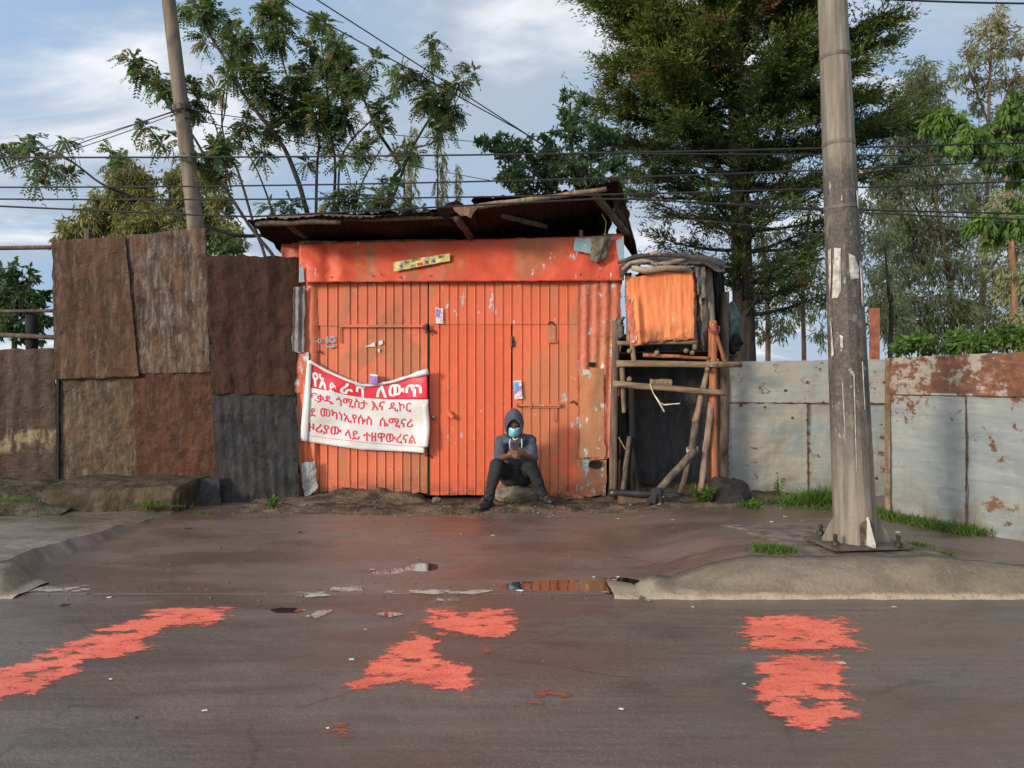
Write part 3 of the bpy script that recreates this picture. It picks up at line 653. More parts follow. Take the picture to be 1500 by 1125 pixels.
f1 = flat('flyer', [(637.5,450),(649,452.5),(649.5,474),(638.5,474)], Y0-.03, M_PAPER, 'small torn flyer printed in purple, near the top of the door', 'flyer', 4)
for q, mt in (([(638.5,452),(645,453.5),(644.5,466),(639,464)], M_PURP), ([(644.5,458),(649,457),(649,470),(645,469)], M_PINKP)):
    P = [W(x, y, Y0-.037) for x, y in q]; MB().add(P, [(0, 1, 2, 3)]).build('print', mt, f1, solid=.001)
f2 = flat('flyer', [(752,558),(763.5,557),(765.5,584),(754,585)], Y0-.03, M_PAPER, 'white and blue flyer above the seated person, beside the bolt', 'flyer', 5)
for q, mt in (([(753,560),(759.5,559),(758,575),(753.5,577)], M_PBLUE), ([(757,575),(764,571),(765,580),(756,581.5)], M_PINKP), ([(759.5,566),(763.5,565),(763.5,571),(758.5,573)], M_PURP)):
    P = [W(x, y, Y0-.037) for x, y in q]; MB().add(P, [(0, 1, 2, 3)]).build('print', mt, f2, solid=.001)
ct = thing('carton', W(547.5, 562, 8.40), 'small purple and white drink carton poking out above the banner', 'carton')
MB().box(W(547.8, 556.5, 8.42), (.085, .06, .085), Matrix.Rotation(.08, 3, 'Y')).build('box', M_PURP, ct, bevel=.004)
MB().box(W(548.2, 550.3, 8.42), (.083, .058, .030), Matrix.Rotation(.12, 3, 'Y')).build('flap', M_LETTER, ct, bevel=.003)
ss = thing('strip_sign', W(617, 396, Y0-.14), 'narrow yellow printed strip with torn ends stuck aslant on the orange fascia', 'sign')
def strp(u, v, off=0): return W(lerp(576.5, 659, u)+.8*fn(v*5, u*3), lerp(lerp(384, 371, u), lerp(397.5, 382, u), v)+.6*fn(u*9, v)+(3-3*u)*.0, Y0-.135+.006*fn(u*8, v)-off)
M_YEL = plain('faded_yellow', (.60, .54, .20), .6, .3, 14, .002)
MB().grid(lambda u, v: strp(u, v), 30, 6).build('strip', M_YEL, ss, solid=.002)
def sq(px, py): 
    u = (px-576.5)/82.5; return W(px, py, Y0-.142+.006*fn(u*8, .5))
M_PRINT = plain('dark_print', (.12, .10, .09), .6)
for b_, x0, y0, x1, y1, H in (('ወለ', 592, 386, 599.5, 385, 5.5), ('ጠለፋ', 602.5, 384, 616, 381, 5.5), ('ለ1', 602, 391, 608, 390, 5), ('ወለ', 642.5, 378.5, 650, 377, 5)):
    lettering(b_, x0, y0, x1, y1, H, sq, M_PRINT, ss, .02)
for x in (587, 624.5, 634.5):
    y = 390-(x-587)*.155
    MB().add([sq(x-2.5, y-6.5), sq(x+2.2, y-7), sq(x+3.2, y+4), sq(x-3, y+4.5)], [(0, 1, 2, 3)]).build('printed_figure', plain('grey_print', (.40, .36, .34), .6, .6, 60, 0), ss)
    MB().add([sq(x-1.5, y-2), sq(x+2, y-2.5), sq(x+2.5, y+1.5), sq(x-.5, y+2)], [(0, 1, 2, 3)]).build('printed_figure', M_PRINT, ss).location.y -= .003
MB().add([sq(610, 385.5), sq(618, 384), sq(619, 388), sq(611, 388.8)], [(0, 1, 2, 3)]).build('printed_heart', M_INK, ss)
# grey rag hanging over the fascia
def ragf(u, v):
    px = lerp(lerp(866, 862, v), lerp(903, 886, v), u)+3*math.sin(v*3+u*4); py = lerp(346, 377+8*math.sin(u*3.1), v)
    return W(px, py, Y0-.14-.05*math.sin(u*3.14)*math.sin(v*2.6+.4)+.022*fn(u*3, v*3, 6))
tag(MB().grid(ragf, 24, 18).build('rag', plain('grey_cloth', (.15, .125, .098), .95, .35, 14, .006, spec=.1), smooth=True, solid=.012), 'dirty grey rag hanging over the right end of the fascia', 'rag')
# ================================================================ FENCES
def fence_part(par, name, pts, D, mat, seed, waves=0, amp=.006, crump=.03, rag=.015, cf=2.6, nv=90, nu=90, Ds=None):
    if cf > 2: crump, cf = crump*.26, cf*2.6
    Ds = Ds or (D, D, D, D)
    return sheet(*[W(x, y, d) for (x, y), d in zip(pts, Ds)], waves=waves, amp=amp, crump=crump, rag=rag, cf=cf, seed=seed, nu=nu, nv=nv).build(name, mat, par, smooth=True, solid=.003)
FD = 8.44
pf = thing('patchwork_fence', W(200, 706, FD), 'tall fence patched together from rusty flattened tin sheets left of the shack', 'fence')
M_R1 = rust('brown_rust', (.050, .024, .014), (.066, .035, .021), (.086, .056, .038), (.19, .165, .14), .5, 11)  # rust colours of the left fences darkened to stand in for shade
M_R1B = rust('galvanised_rust', (.052, .029, .018), (.070, .044, .030), (.105, .074, .053), (.25, .24, .22), .75, 12)
M_R2 = rust('pitted_rust', (.055, .038, .023), (.075, .053, .034), (.105, .077, .052), (.20, .175, .135), .5, 13)
M_R3 = rust('red_rust', (.052, .021, .012), (.064, .027, .016), (.08, .04, .025), (.15, .11, .085), .15, 14)
M_R4 = rust('dark_rust', (.030, .012, .008), (.040, .018, .011), (.046, .025, .017), (.10, .06, .045), .0, 15, .8)
M_R5 = rust('tarred_tin', (.020, .020, .021), (.028, .028, .029), (.04, .04, .042), (.10, .10, .10), .2, 16, .85)
M_R6 = rust('low_rust', (.034, .022, .015), (.046, .029, .02), (.06, .041, .03), (.12, .09, .07), .2, 17, .6, patch=(-9, -4, .52, .82, (.21, .165, .095)))
fence_part(pf, 'tin_sheet', [(180, 345), (301, 334), (308, 546), (190, 548)], FD-.004, M_R1B, 41, 5.3, .004, .035)
fence_part(pf, 'tin_sheet', [(76, 352), (184, 347), (204, 552), (80, 556)], FD-.03, M_R1, 42, 4.7, .004, .03)
fence_part(pf, 'tin_sheet', [(86, 550), (198, 545), (203, 707), (88, 708)], FD+.03, M_R2, 43, 0, 0, .05, cf=3.6)
fence_part(pf, 'tin_sheet', [(193, 540), (309, 538), (320, 700), (201, 708)], FD+.012, M_R3, 44, 0, 0, .05, cf=3.2)
fence_part(pf, 'tin_sheet', [(302, 373), (441, 377), (432, 580), (311, 577)], FD-.02, M_R4, 45, 4.2, .006, .05, cf=3.2, rag=.02)
fence_part(pf, 'tin_sheet', [(309, 570), (434, 574), (440, 742), (320, 753)], 0, M_R5, 46, 8.3, .0035, .04, Ds=(FD, FD, FD-.15, FD-.25))
fence_part(pf, 'tin_flap', [(276, 704), (322, 698), (324, 752), (288, 754)], 0, M_R5, 47, 0, 0, .05, Ds=(8.2, 8.2, 7.95, 7.95), nu=24, nv=24)
MB().box(W(128, 346, FD+.06), (.05, .05, .16)).build('post_end', M_WOODD, pf)
MB().box(W(86, 630, FD+.02), (.03, .05, 1.15)).build('post', M_BLACK, pf)
for px, ya, yb in ((190, 350, 700), (312, 380, 740)):
    MB().log(W(px, ya+6, FD+.09), W(px+6, yb, FD+.09), .04, .045, px).build('post', M_WOODD, pf, smooth=True)
lf = thing('low_fence', W(20, 708, FD+.06), 'low rusty tin fence at the far left edge with a yellowed scuffed band', 'fence')
fence_part(lf, 'tin_sheet', [(-330, 516), (-70, 513), (-70, 710), (-330, 712)], FD+.06, M_R6, 48, 6, .005, .03)
fence_part(lf, 'tin_sheet', [(-80, 513), (80, 510), (86, 708), (-80, 710)], FD+.05, M_R6, 49, 6, .005, .03)
rl = thing('pole_fence', W(40, 500, 9.4), 'dark timber rail fence of horizontal poles behind the low tin fence', 'fence')
for k, (p, q, r) in enumerate((((-300, 368), (92, 362), .026), ((-300, 459), (92, 455), .022), ((-300, 478), (92, 495), .03))):
    plog('rail', W(*p, 9.4), W(*q, 9.35), r, r, M_WOODD, rl, 60+k, .004)
plog('post', W(47, 460, 9.45), Vector((X(47, 9.45), 9.45, 0)), .07, .07, M_BLACK, rl, 66)
# concrete plinth under the patchwork fence
def plinth():
    m = MB(); x0, x1 = X(84, 7.9), X(277, 7.9)
    def f(u, v):
        prof = [(7.60, -.02), (7.61, .10), (7.64, .225), (7.70, .265), (8.0, .30), (8.45, .30)]
        y, z = prof[int(round(v*5))]; x = lerp(x0, x1, u)
        if u > .97: y = max(y, 7.66); 
        return Vector((x+.02*fn(y*5, z*9), y+.03*fn(x*3, z*4, 2), z+.02*fn(x*3, y*3, 7)-(.04 if u > .985 else 0)))
    m.grid(f, 60, 5); n = len(m.v)
    a = [f(1, k/5) for k in range(6)]; m.add(a+[Vector((x1, 8.45, -.02))], [(0, 1, 2, 3, 4, 5, 6)])
    return m
tag(plinth().build('plinth', plain('mossy_concrete', (.070, .056, .037), .95, .45, 6, .02, spec=.1), smooth=False, bevel=.012), 'low mossy concrete plinth under the patchwork tin fence', 'plinth')
# fence on the right, near section parallel to the shack
RD = 8.5
def pale(name, a, b, rustc, amt, seed, warm=0):
    t = NT(name); L = (seed*3, seed, seed*2); 
    c = t.mix(t.ramp(t.noise(1.6, sc=(.8, .8, 1.6), det=6, loc=L), .35, .65), a, b)
    s_ = t.noise(1, sc=(2.2, 2.2, 22), det=7, loc=L, rough=.65); c = t.mix(t.ma('MULTIPLY', t.ramp(s_, .48, .66), .26), c, tuple(x*.62 for x in a))
    s2 = t.noise(1, sc=(3, 3, 30), det=6, loc=(L[0], 7, 2), rough=.65); c = t.mix(t.ma('MULTIPLY', t.ramp(s2, .5, .68), .22), c, tuple(min(.7, x*1.45) for x in b))
    r = t.noise(2.4, sc=(1, 1, 1), det=10, rough=.68, loc=(L[0]+3, 4, 1)); r2 = t.noise(14, sc=(.7, .7, 1.2), det=8, rough=.7, loc=L)
    k = t.ramp(t.ma('ADD', t.ma('MULTIPLY', r, .6), t.ma('MULTIPLY', r2, .4)), .62-amt*.2, .645-amt*.17)
    c = t.mix(t.ma('MULTIPLY', k, .9), c, t.mix(t.ramp(r2, .4, .6), rustc, tuple(x*.5 for x in rustc)))
    vs_ = t.ma('MULTIPLY', t.ramp(t.noise(1, sc=(9, 9, .7), loc=L, det=8, rough=.7), .55, .72), t.ramp(t.noise(2, loc=(2, L[0], 1), det=4), .42, .6)); c = t.mix(t.ma('MULTIPLY', vs_, .55), c, (.24, .125, .06))
    z = t.xyz()[2]
    lo = t.ma('SUBTRACT', 1.0, t.ramp(z, .05, .55)); c = t.mix(t.ma('MULTIPLY', t.ma('MULTIPLY', lo, t.ramp(t.noise(3.5, det=8, loc=L, rough=.65), .4, .62)), .8), c, (.16, .12, .075))
    return t.bsdf(c, .6, 0, .35, t.bump(t.noise(7, sc=(1, 1, 2.5), det=6), .008))
M_P1 = pale('cream_tin', (.27, .25, .205), (.215, .24, .235), (.20, .075, .028), .24, 1)
M_P1T = pale('cream_tin_upper', (.30, .275, .225), (.26, .28, .27), (.22, .085, .03), .26, 2)
M_P2 = pale('shade_grey_tin', (.20, .23, .235), (.27, .29, .28), (.23, .085, .035), .30, 3)  # blue grey tone stands in for the shade over the angled fence
M_P2T = pale('rusted_tin', (.27, .245, .21), (.32, .29, .25), (.19, .068, .03), .92, 4)
M_SEAM = rust('seam_rust', (.10, .035, .015), (.15, .055, .022), (.08, .03, .016), g=0, seed=18)
sf = thing('sheet_fence', W(1180, 745, RD), 'cream sheet metal fence with rusty seams behind the power pole', 'fence')
def rp(px, py): return W(px, py, RD)
fence_part(sf, 'upper_panel', [(1061, 530), (1305, 526), (1305, 591), (1061, 590)], RD, M_P1T, 51, 0, 0, .02, .006, 1.5)
fence_part(sf, 'panel', [(1061, 590), (1183, 590), (1184, 752), (1061, 752)], RD+.006, M_P1, 52, 0, 0, .03, .006, 1.5)
fence_part(sf, 'panel', [(1183, 590), (1305, 590), (1305, 757), (1184, 752)], RD+.010, M_P1, 53, 0, 0, .03, .006, 1.5)
def seam(par, pts, D, seed, r=.008):
    m = MB(); n = 40
    P = [W(x, y, d-.008) for (x, y), d in zip(pts, D)]
    path = [P[0].lerp(P[-1], i/n)+Vector((.006*fn(i*.9, seed), 0, .006*fn(i*.9, seed, 5))) for i in range(n+1)]
    m.tube(path, [r*(.45+1.1*abs(fn(i*1.3, seed, 3))+.7*(i % 4 == 0)) for i in range(n+1)], 6)
    m.build('seam', M_SEAM, par)
seam(sf, [(1064, 590), (1300, 591)], (RD, RD), 1); seam(sf, [(1183, 592), (1184, 735)], (RD, RD), 2); seam(sf, [(1066, 592), (1066, 700)], (RD, RD), 3, .012); seam(sf, [(1300, 530), (1302, 745)], (RD-.01, RD-.01), 4, .012)
for k, (px, py) in enumerate([(1085,594),(1120,596),(1150,572),(1182,560),(1182,615),(1184,660),(1205,590),(1270,610),(1290,640),(1294,560),(1297,680),(1283,700),(1240,556),(1160,612)]):
    MB().blob(rp(px, py)+Vector((0, -.012, 0)), (.016, .008, .018), k, .4, 1).build('rust_spot', M_SEAM, sf)
for px in (1180, 1296):
    plog('post', W(px, 532, RD+.08), Vector((X(px, RD+.08), RD+.08, 0)), .035, .035, M_WOODD, sf, px)
m = MB(); m.box((X(1281, RD+.12), RD+.12, (Z(450, RD)+.2)/2), (.10, .04, Z(450, RD)-.2)); m.build('post', plain('red_oxide', (.25, .085, .045), .8, .3), sf)
# second section, nearer and turned towards the road
a0, a1 = (3.56, 7.25), (4.02, 5.55)
def ap(t, z): return Vector((lerp(a0[0], a1[0], t), lerp(a0[1], a1[1], t), z))
af = thing('angled_fence', ap(.4, .05), 'shade toned blue grey sheet metal fence with rust blotched upper panel at right edge', 'fence')
ZT = 1.545
def asec(name, t0, t1, z0, z1, mat, seed, off=0):
    o = Vector((-.96, -.26, 0))*off
    return sheet(ap(t0, z1)+o, ap(t1, z1)+o, ap(t1, z0)+o, ap(t0, z0)+o, crump=.025, cf=1.5, rag=.006, seed=seed).build(name, mat, af, smooth=True, solid=.003)
asec('upper_panel', 0, .9, 1.20, ZT, M_P2T, 54, .012); asec('upper_panel', .9, 2.0, 1.20, ZT, M_P2T, 55, .012)
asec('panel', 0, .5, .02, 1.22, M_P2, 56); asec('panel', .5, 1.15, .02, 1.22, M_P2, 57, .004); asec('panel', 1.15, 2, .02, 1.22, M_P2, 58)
def aseam(t0, z0, t1, z1, seed, r=.007):
    m = MB(); n = 30; o = Vector((-.02, -.01, 0))
    m.tube([ap(lerp(t0, t1, i/n), lerp(z0, z1, i/n))+o for i in range(n+1)], [r*(.4+1.2*abs(fn(i*1.3, seed, 3))) for i in range(n+1)], 6); m.build('seam', M_SEAM, af)
aseam(.5, .1, .5, 1.21, 1); aseam(0, 1.20, 1.6, 1.20, 2, .006); aseam(1.15, .1, 1.15, 1.2, 3)
m = MB(); m.box(ap(0, ZT/2)+Vector((-.03, -.02, 0)), (.035, .035, ZT)); m.build('post', rust('edge_rust', (.16, .10, .06), (.26, .2, .14), (.12, .05, .025), (.42, .38, .3), .7, 19), af)

# ================================================================ POLES
# tall steel power pole
pp = thing('power_pole', Vector((2.39, 5.32, .185)), 'thick tapering steel power pole with torn paper remnants, bolted to the kerb', 'power pole')
def polemat():
    t = NT('pole_paint'); z = t.xyz()[2]
    v = t.noise(1, sc=(16, 16, 1.3), det=8, rough=.65); n = t.noise(9, sc=(1.6, 1.6, .8), det=9, rough=.68); f = t.noise(45, det=5, rough=.7)
    c = t.mix(t.ramp(v, .32, .68), (.115, .098, .078), (.24, .208, .165))
    zz = t.ma('ADD', z, t.ma('MULTIPLY', n, .7))
    dk = t.ma('MULTIPLY', t.ramp(zz, .75, 1.65), t.ma('SUBTRACT', 1.0, t.ramp(zz, 3.05, 3.25)))
    dd = t.ma('MULTIPLY', dk, t.ramp(t.ma('ADD', t.ma('MULTIPLY', n, .7), t.ma('MULTIPLY', v, .3)), .36, .50))
    c = t.mix(t.ma('MULTIPLY', dd, .93), c, t.mix(t.ramp(f, .4, .7), (.035, .031, .028), (.085, .077, .067)))
    c = t.mix(t.ma('MULTIPLY', t.ma('MULTIPLY', t.ramp(t.noise(11, sc=(2, 2, .7), det=9, rough=.7, loc=(3, 3, 3)), .62, .64), .8), dk), c, (.40, .38, .34))
    drip = t.noise(1, sc=(22, 22, .5), det=5, loc=(8, 1, 3)); c = t.mix(t.ma('MULTIPLY', t.ramp(drip, .55, .75), .6), c, (.085, .07, .055))
    return t.bsdf(c, .6, 0, .4, t.bump(t.ma('ADD', f, n), .004))
M_POLE = polemat()
def pole_r(z): return lerp(.144, .093, (z-.17)/3.9)
LEAN = Vector((-.047, -.01, 1))
def pc(z): return Vector((2.395, 5.36, .165))+LEAN*(z-.165)
zs_ = [.165, .4, .7, 1.0, 1.4, 1.8, 2.2, 2.6, 3.0, 3.4, 3.8, 4.4, 5.2, 6.5, 8.5]
MB().tube([pc(z) for z in zs_], [pole_r(z) for z in zs_], 16).build('shaft', M_POLE, pp)
for z in (2.52, 2.96, 3.56, 3.98):
    rr = pole_r(z)+.004
    m = MB(); m.tube([pc(z-.012), pc(z+.012)], [rr, rr], 16); m.build('band', plain('dark_band', (.10, .085, .07), .6), pp)
M_PLATE = plain('base_steel', (.10, .085, .07), .6, .4, 14, .004, .3)
bm_ = MB(); bm_.box((2.40, 5.36, .196), (.56, .44, .018), Matrix.Rotation(.12, 3, 'Z')); bm_.build('base_plate', M_PLATE, pp, bevel=.003)
for k, a in enumerate((-.15, math.pi/2, math.pi-.1, -math.pi/2+.12)):
    d = Vector((math.cos(a), math.sin(a), 0)); s_ = d.cross(Vector((0, 0, 1)))*.008; c0 = Vector((2.395, 5.36, .205))
    P = [c0+d*.13, c0+d*.225, c0+d*.225+Vector((0, 0, .02)), c0+d*.135+Vector((0, 0, .20))]
    m = MB(); m.add([p+s_ for p in P]+[p-s_ for p in P], [(0,1,2,3), (7,6,5,4), (0,4,5,1), (1,5,6,2), (2,6,7,3), (3,7,4,0)]); m.build('gusset', M_POLE if k != 3 else plain('pale_steel', (.45, .43, .40), .5), pp)
def archp():
    m = MB(); pts = []
    for i in range(15):
        t = math.pi*i/14; pts.append((-.05*math.cos(t), .145+.05*math.sin(t)))
    pts = [(-.05, .0)]+pts+[(.05, .0)]
    vs = []
    for x, z in pts: 
        p = pc(.18+z); vs.append(Vector((p.x+x+.02, 5.36-math.sqrt(max(.001, (pole_r(.2)+.004)**2-(x+.02)**2)), .18+z)))
    c = vs[0].lerp(vs[-1], .5); m.add(vs+[c], [(i, i+1, len(vs)) for i in range(len(vs)-1)]); return m
archp().build('cable_door', plain('rusty_door', (.085, .06, .042), .85, .5, 20, .004), pp, solid=.004)
for k, (dx, dy) in enumerate(((-.215, -.16), (.19, -.20), (-.17, .20), (.215, .16))):
    m = MB(); c0 = Vector((2.40+dx, 5.36+dy, .20)); m.tube([c0, c0+Vector((0, 0, .085))], .014, 8); m.tube([c0+Vector((0, 0, .012)), c0+Vector((0, 0, .035))], .026, 6); m.build('anchor_bolt', M_IRON, pp)
M_SCRAP = plain('glued_paper', (.36, .34, .31), .85, .35, 25)
def pscrap(pts, seed):
    """paper glued round the pole: (angle offset x in px, py) outline"""
    vs = []
    for px, py in pts:
        z = Z(py, 5.24); c = pc(z); r = pole_r(z)+.004; x = X(px, 5.24)-c.x; x = max(-r*.97, min(r*.97, x)); vs.append(Vector((c.x+x, c.y-math.sqrt(r*r-x*x)-.002, z)))
    n = len(vs); c = sum(vs, Vector())/n; c.y = min(v.y for v in vs)-.002
    return MB().add(vs+[c], [(i, (i+1) % n, n) for i in range(n)]).build('paper_remnant', M_SCRAP, pp)
for k, q in enumerate([[(1214,364),(1221,362),(1222,410),(1220,436),(1216,430)], [(1224,362),(1231,364),(1232,425),(1228,436),(1223,436)], [(1241,372),(1250,376),(1257,392),(1257,408),(1244,410),(1242,395)], [(1258,382),(1264,384),(1266,448),(1262,450),(1260,410)], [(1254,278),(1258,280),(1259,305),(1256,304)], [(1231,490),(1235,493),(1235,510),(1232,508)], [(1220,470),(1223,470),(1226,520),(1223,522)]]):
    pscrap(q, k)
for k, px0 in enumerate((1235, 1249, 1262)):   # drips of spilled whitewash down the shaft
    m = MB(); ps = []
    for i in range(12):
        py = lerp((560, 548, 530)[k], (640, 690, 600)[k], i/11); z = Z(py, 5.24); c = pc(z); r = pole_r(z)+.0015; x = X(px0+i*.35, 5.24)-c.x; x = max(-r*.95, min(r*.95, x)); ps.append(Vector((c.x+x, c.y-math.sqrt(r*r-x*x), z)))
    m.tube(ps, [.004*(1-.5*i/11) for i in range(12)], 5); m.build('whitewash_drip', M_SCRAP, pp)
wp = thing('wooden_pole', Vector((X(331, 9.5), 9.5, 0)), 'leaning wooden utility pole behind the patchwork fence', 'utility pole')
MB().log(Vector((X(333, 9.5), 9.5, -.1)), W(240, -60, 9.5), .125, .078, 5, .004, 14, 12, .06).build('shaft', wood('pole_wood', (.125, .10, .078), (.20, .165, .13), (14, 14, 1.2)), wp, smooth=True)
m = MB(); m.tube([W(267, 155, 9.5), W(268, 163, 9.5)], [.107, .107], 12); m.build('wire_band', M_IRON, wp)

# ================================================================ TIMBER STAND
SD = 8.05
st = thing('timber_stand', W(975, 740, SD), 'rough pole stand lashed together right of the shack, holding a tin crate', 'stand')
def sl(name, x0, y0, d0, x1, y1, d1, r0, r1, mat, seed, bend=.015): return plog(name, W(x0, y0, d0), W(x1, y1, d1), r0, r1, mat, st, seed, bend)
sl('beam', 903, 533, SD, 1086, 534, SD, .036, .032, M_WOODH, 71, .008)
sl('beam', 898, 562, SD-.05, 1063, 576, SD-.05, .034, .030, M_WOODH, 72, .008)
sl('beam', 904, 503, SD+.02, 1022, 501, SD+.02, .026, .022, M_WOODH, 73)
sl('beam', 942, 520, SD+.02, 1041, 525, SD+.04, .022, .016, M_WOODR, 74)
sl('beam', 905, 520, SD+.9, 1080, 520, SD+.9, .03, .03, M_WOODD, 75)
for k, px in enumerate((922, 962, 1005, 1014)):
    sl('joist', px, 514+k % 2*3, SD-.02, px+2, 513, SD+1.0, .026, .024, M_WOOD, 76+k)
sl('post', 1044, 470, SD+.06, 1046, 728, SD+.06, .046, .050, M_WOODR, 81, .01)
sl('post', 1036, 392, SD+.09, 1042, 486, SD+.09, .052, .046, wood('grey_pole', (.14, .12, .10), (.24, .21, .18)), 82, .01)
sl('post', 1062, 428, SD+.5, 1060, 724, SD+.4, .05, .05, M_WOODD, 83, .01)
sl('post', 903, 470, SD+.12, 897, 730, SD+.10, .042, .044, M_WOODD, 84, .02)
sl('post', 926, 560, SD+.5, 928, 730, SD+.6, .04, .04, M_BLACK, 85, .02)
sl('hanger', 911, 536, SD+.03, 914, 605, SD, .028, .022, M_WOOD, 86)
sl('hanger', 926, 504, SD, 929, 532, SD, .026, .026, M_WOOD, 87)
sl('brace', 1036, 545, SD+.05, 1018, 618, SD-.02, .030, .034, M_WOOD, 88)
sl('brace', 1020, 612, SD, 1012, 668, SD-.05, .036, .038, M_WOODD, 89)
sl('brace', 1018, 660, SD-.08, 962, 722, SD-.28, .042, .040, M_WOODD, 90)
sl('brace', 1042, 590, SD+.05, 1026, 722, SD-.05, .036, .030, wood('ash_pole', (.16, .10, .08), (.30, .21, .17)), 91)
sl('brace', 1044, 473, SD, 1062, 532, SD+.1, .020, .022, M_WOODR, 92)
sl('brace', 1012, 665, SD+.1, 994, 735, SD, .03, .03, M_WOODD, 93)
for k, (px, py) in enumerate(((922, 556), (1036, 541))):
    sl('stub', px, py, SD-.06, px, py-2, SD+.4, .026, .026, M_WOOD, 94+k)
m = MB(); m.tube([W(952, 562, SD-.09), W(957, 576, SD-.1), W(966, 590, SD-.12), W(973, 593, SD-.1), W(996, 591, SD-.1)], [.006, .006, .010, .008, .006], 6); m.tube([W(966, 590, SD-.12), W(973, 603, SD-.1)], [.010, .008], 6); m.build('rope', plain('pale_rope', (.55, .49, .36), .9), st)
m = MB(); m.tube([W(906, 640, SD-.05), W(916, 658, SD-.1)], .006, 5); m.build('straw', M_WOOD, st)
for k, (px, py) in enumerate(((1046, 486), (1014, 662), (1044, 534))):
    m = MB(); m.tube([W(px+8*math.cos(a), py+3*math.sin(a)-a*.5, SD-.0-.07*math.sin(a)) for a in np.linspace(0, 12.6, 30)], .008, 5); m.build('lashing', plain('lashing_%d' % k, [(.22, .05, .08), (.45, .42, .38), (.25, .2, .14)][k], .8), st)
# things on and round the stand
tag(plog('loose_log', W(952, 560, SD+.1), W(984, 561, SD+.1), .036, .042, M_WOOD, None, 101), 'short stub of log lying on the lower beam of the pole stand', 'log')
tag(plog('pipe', W(893, 722, SD-.05), W(1000, 727, SD), .042, .036, plain('black_pipe', (.03, .03, .032), .35, .3, 8, .003), None, 102), 'black pipe lying on the ground under the pole stand', 'pipe')
tag(plog('fallen_log', W(905, 733, SD-.12), W(1032, 745, SD-.2), .045, .05, wood('wet_log', (.07, .045, .03), (.13, .085, .055)), None, 103), 'brown fallen log on the dirt in front of the pole stand', 'log')
tag(plog('cut_stub', W(972, 748, SD-.3), W(992, 748, SD-.3), .025, .022, M_WOOD, None, 104), 'short pale cut stick in front of the fallen log', 'stick')
bk = thing('back_wall', Vector((2.1, 9.3, 0)), 'dark grey tin wall closing the back of the pole stand', 'wall')
sheet(Vector((X(900, 9.3), 9.3, 1.9)), Vector((X(1075, 9.3), 9.3, 1.9)), Vector((X(1075, 9.3), 9.3, 0)), Vector((X(900, 9.3), 9.3, 0)), waves=7, amp=.012, crump=.02, seed=61).build('tin_sheet', rust('charcoal_tin', (.05, .055, .06), (.065, .07, .078), (.09, .09, .09), (.14, .15, .16), .3, 20), bk, solid=.003)
rf_ = thing('lean_roof', Vector((2.0, 8.7, 1.45)), 'sagging dark sheet laid under the crate on the pole stand', 'sheet')
sheet(W(908, 516, SD+.05), W(1052, 514, SD+.05), Vector((X(1075, 9.3), 9.3, 1.62)), Vector((X(903, 9.3), 9.3, 1.62)), crump=.02, seed=62).build('tin_sheet', M_DARKTIN, rf_, solid=.003)
pr = thing('prop_pole', W(918, 728, SD+.25), 'dark pole leaning inside the pole stand beside the shack corner', 'pole')
plog('pole', W(918, 600, SD+.7), W(936, 728, SD+.25), .03, .035, M_BLACK, pr, 105); plog('pole', W(922, 640, SD+.5), W(912, 728, SD+.3), .028, .03, M_WOODD, pr, 106)
# black rag bundle on the foot of the brace
def cloth(name, pts, D, depth, mat, label, cat, seed, nu=22, nv=22, par=None):
    tl, tr, br, bl = [W(x, y, D) for x, y in pts]; q = quad_fn(tl, tr, br, bl)
    def f(u, v):
        p = q(u, v); e = math.sin(math.pi*u)*.6+.4
        return p+Vector((.035*fn(u*3+seed, v*2, 1), -depth*e*(.5+.5*fn(u*4+seed, v*1.4, 3))-.02*math.sin(u*9+seed+v), .035*fn(u*3, v*3+seed, 7)))
    o = MB().grid(f, nu, nv).build(name, mat, par, smooth=True, solid=.012)
    return tag(o, label, cat) if label else o
M_TARP = plain('tarp_dark', (.060, .052, .048), .75, .45, 9, .008); M_TARPL = plain('tarp_tan', (.27, .215, .155), .85, .4, 8, .008); M_GREEN = plain('tarp_green', (.055, .085, .072), .7, .5, 7, .008)
M_GREYC = plain('tarp_grey', (.12, .105, .092), .9, .4, 9, .008)
rgt = thing('black_rag', W(957, 746, SD-.33), 'black rag knotted round the foot of the diagonal brace', 'rag')
for k, (a, b) in enumerate((((966, 716), (946, 744)), ((964, 716), (968, 748)), ((960, 718), (958, 738)))):
    m = MB(); m.log(W(*a, SD-.31), W(*b, SD-.36-.02*k), .045, .022, 110+k, .06, 8, 8, .5); m.build('fold', plain('black_cloth', (.022, .022, .023), .95, .3), rgt, smooth=True)
# crate on top
cr = thing('tin_crate', W(968, 503, SD), 'crate with a bright orange tin front standing on the pole stand', 'crate')
def crate_front(u, v):
    px = lerp(lerp(917, 924, v), lerp(1016, 1018, v), u); py = lerp(lerp(404, 395, u)+(2.5*math.sin(u*9)), lerp(504, 497, u), v)
    p = W(px, py, SD-.02); p.y += .0025*math.sin(u*38)+.008*fn(u*2.5, v*1.2, 5)+.006*fn(u*22, v*2, 5)-.008*math.sin(math.pi*u)-.05*math.exp(-((u-.13)/.05)**2)*(v > .2)*sm(.2, .5, v)
    if v == 1: p.z += .03*fn(u*9, 3, 1)-.02*(u < .2)
    if u in (0, 1): p.x += .025*fn(v*7, u, 8)
    return p
M_CRATE = paint('crate_orange', (.76, .24, .085), (.72, .20, .07), (.45, .19, .09), chip=.3, streak=.5, mud=.95, mud0=1.72, mudz=1.98, seed=9)
MB().grid(crate_front, 60, 40).build('front_sheet', M_CRATE, cr, smooth=True, solid=.003)
sheet(W(917, 440, SD-.05), W(928, 436, SD-.05), W(932, 500, SD-.06), W(925, 503, SD-.05), crump=.03, rag=.03, seed=63, nu=12).build('peeled_edge', M_STRIP, cr, solid=.003)
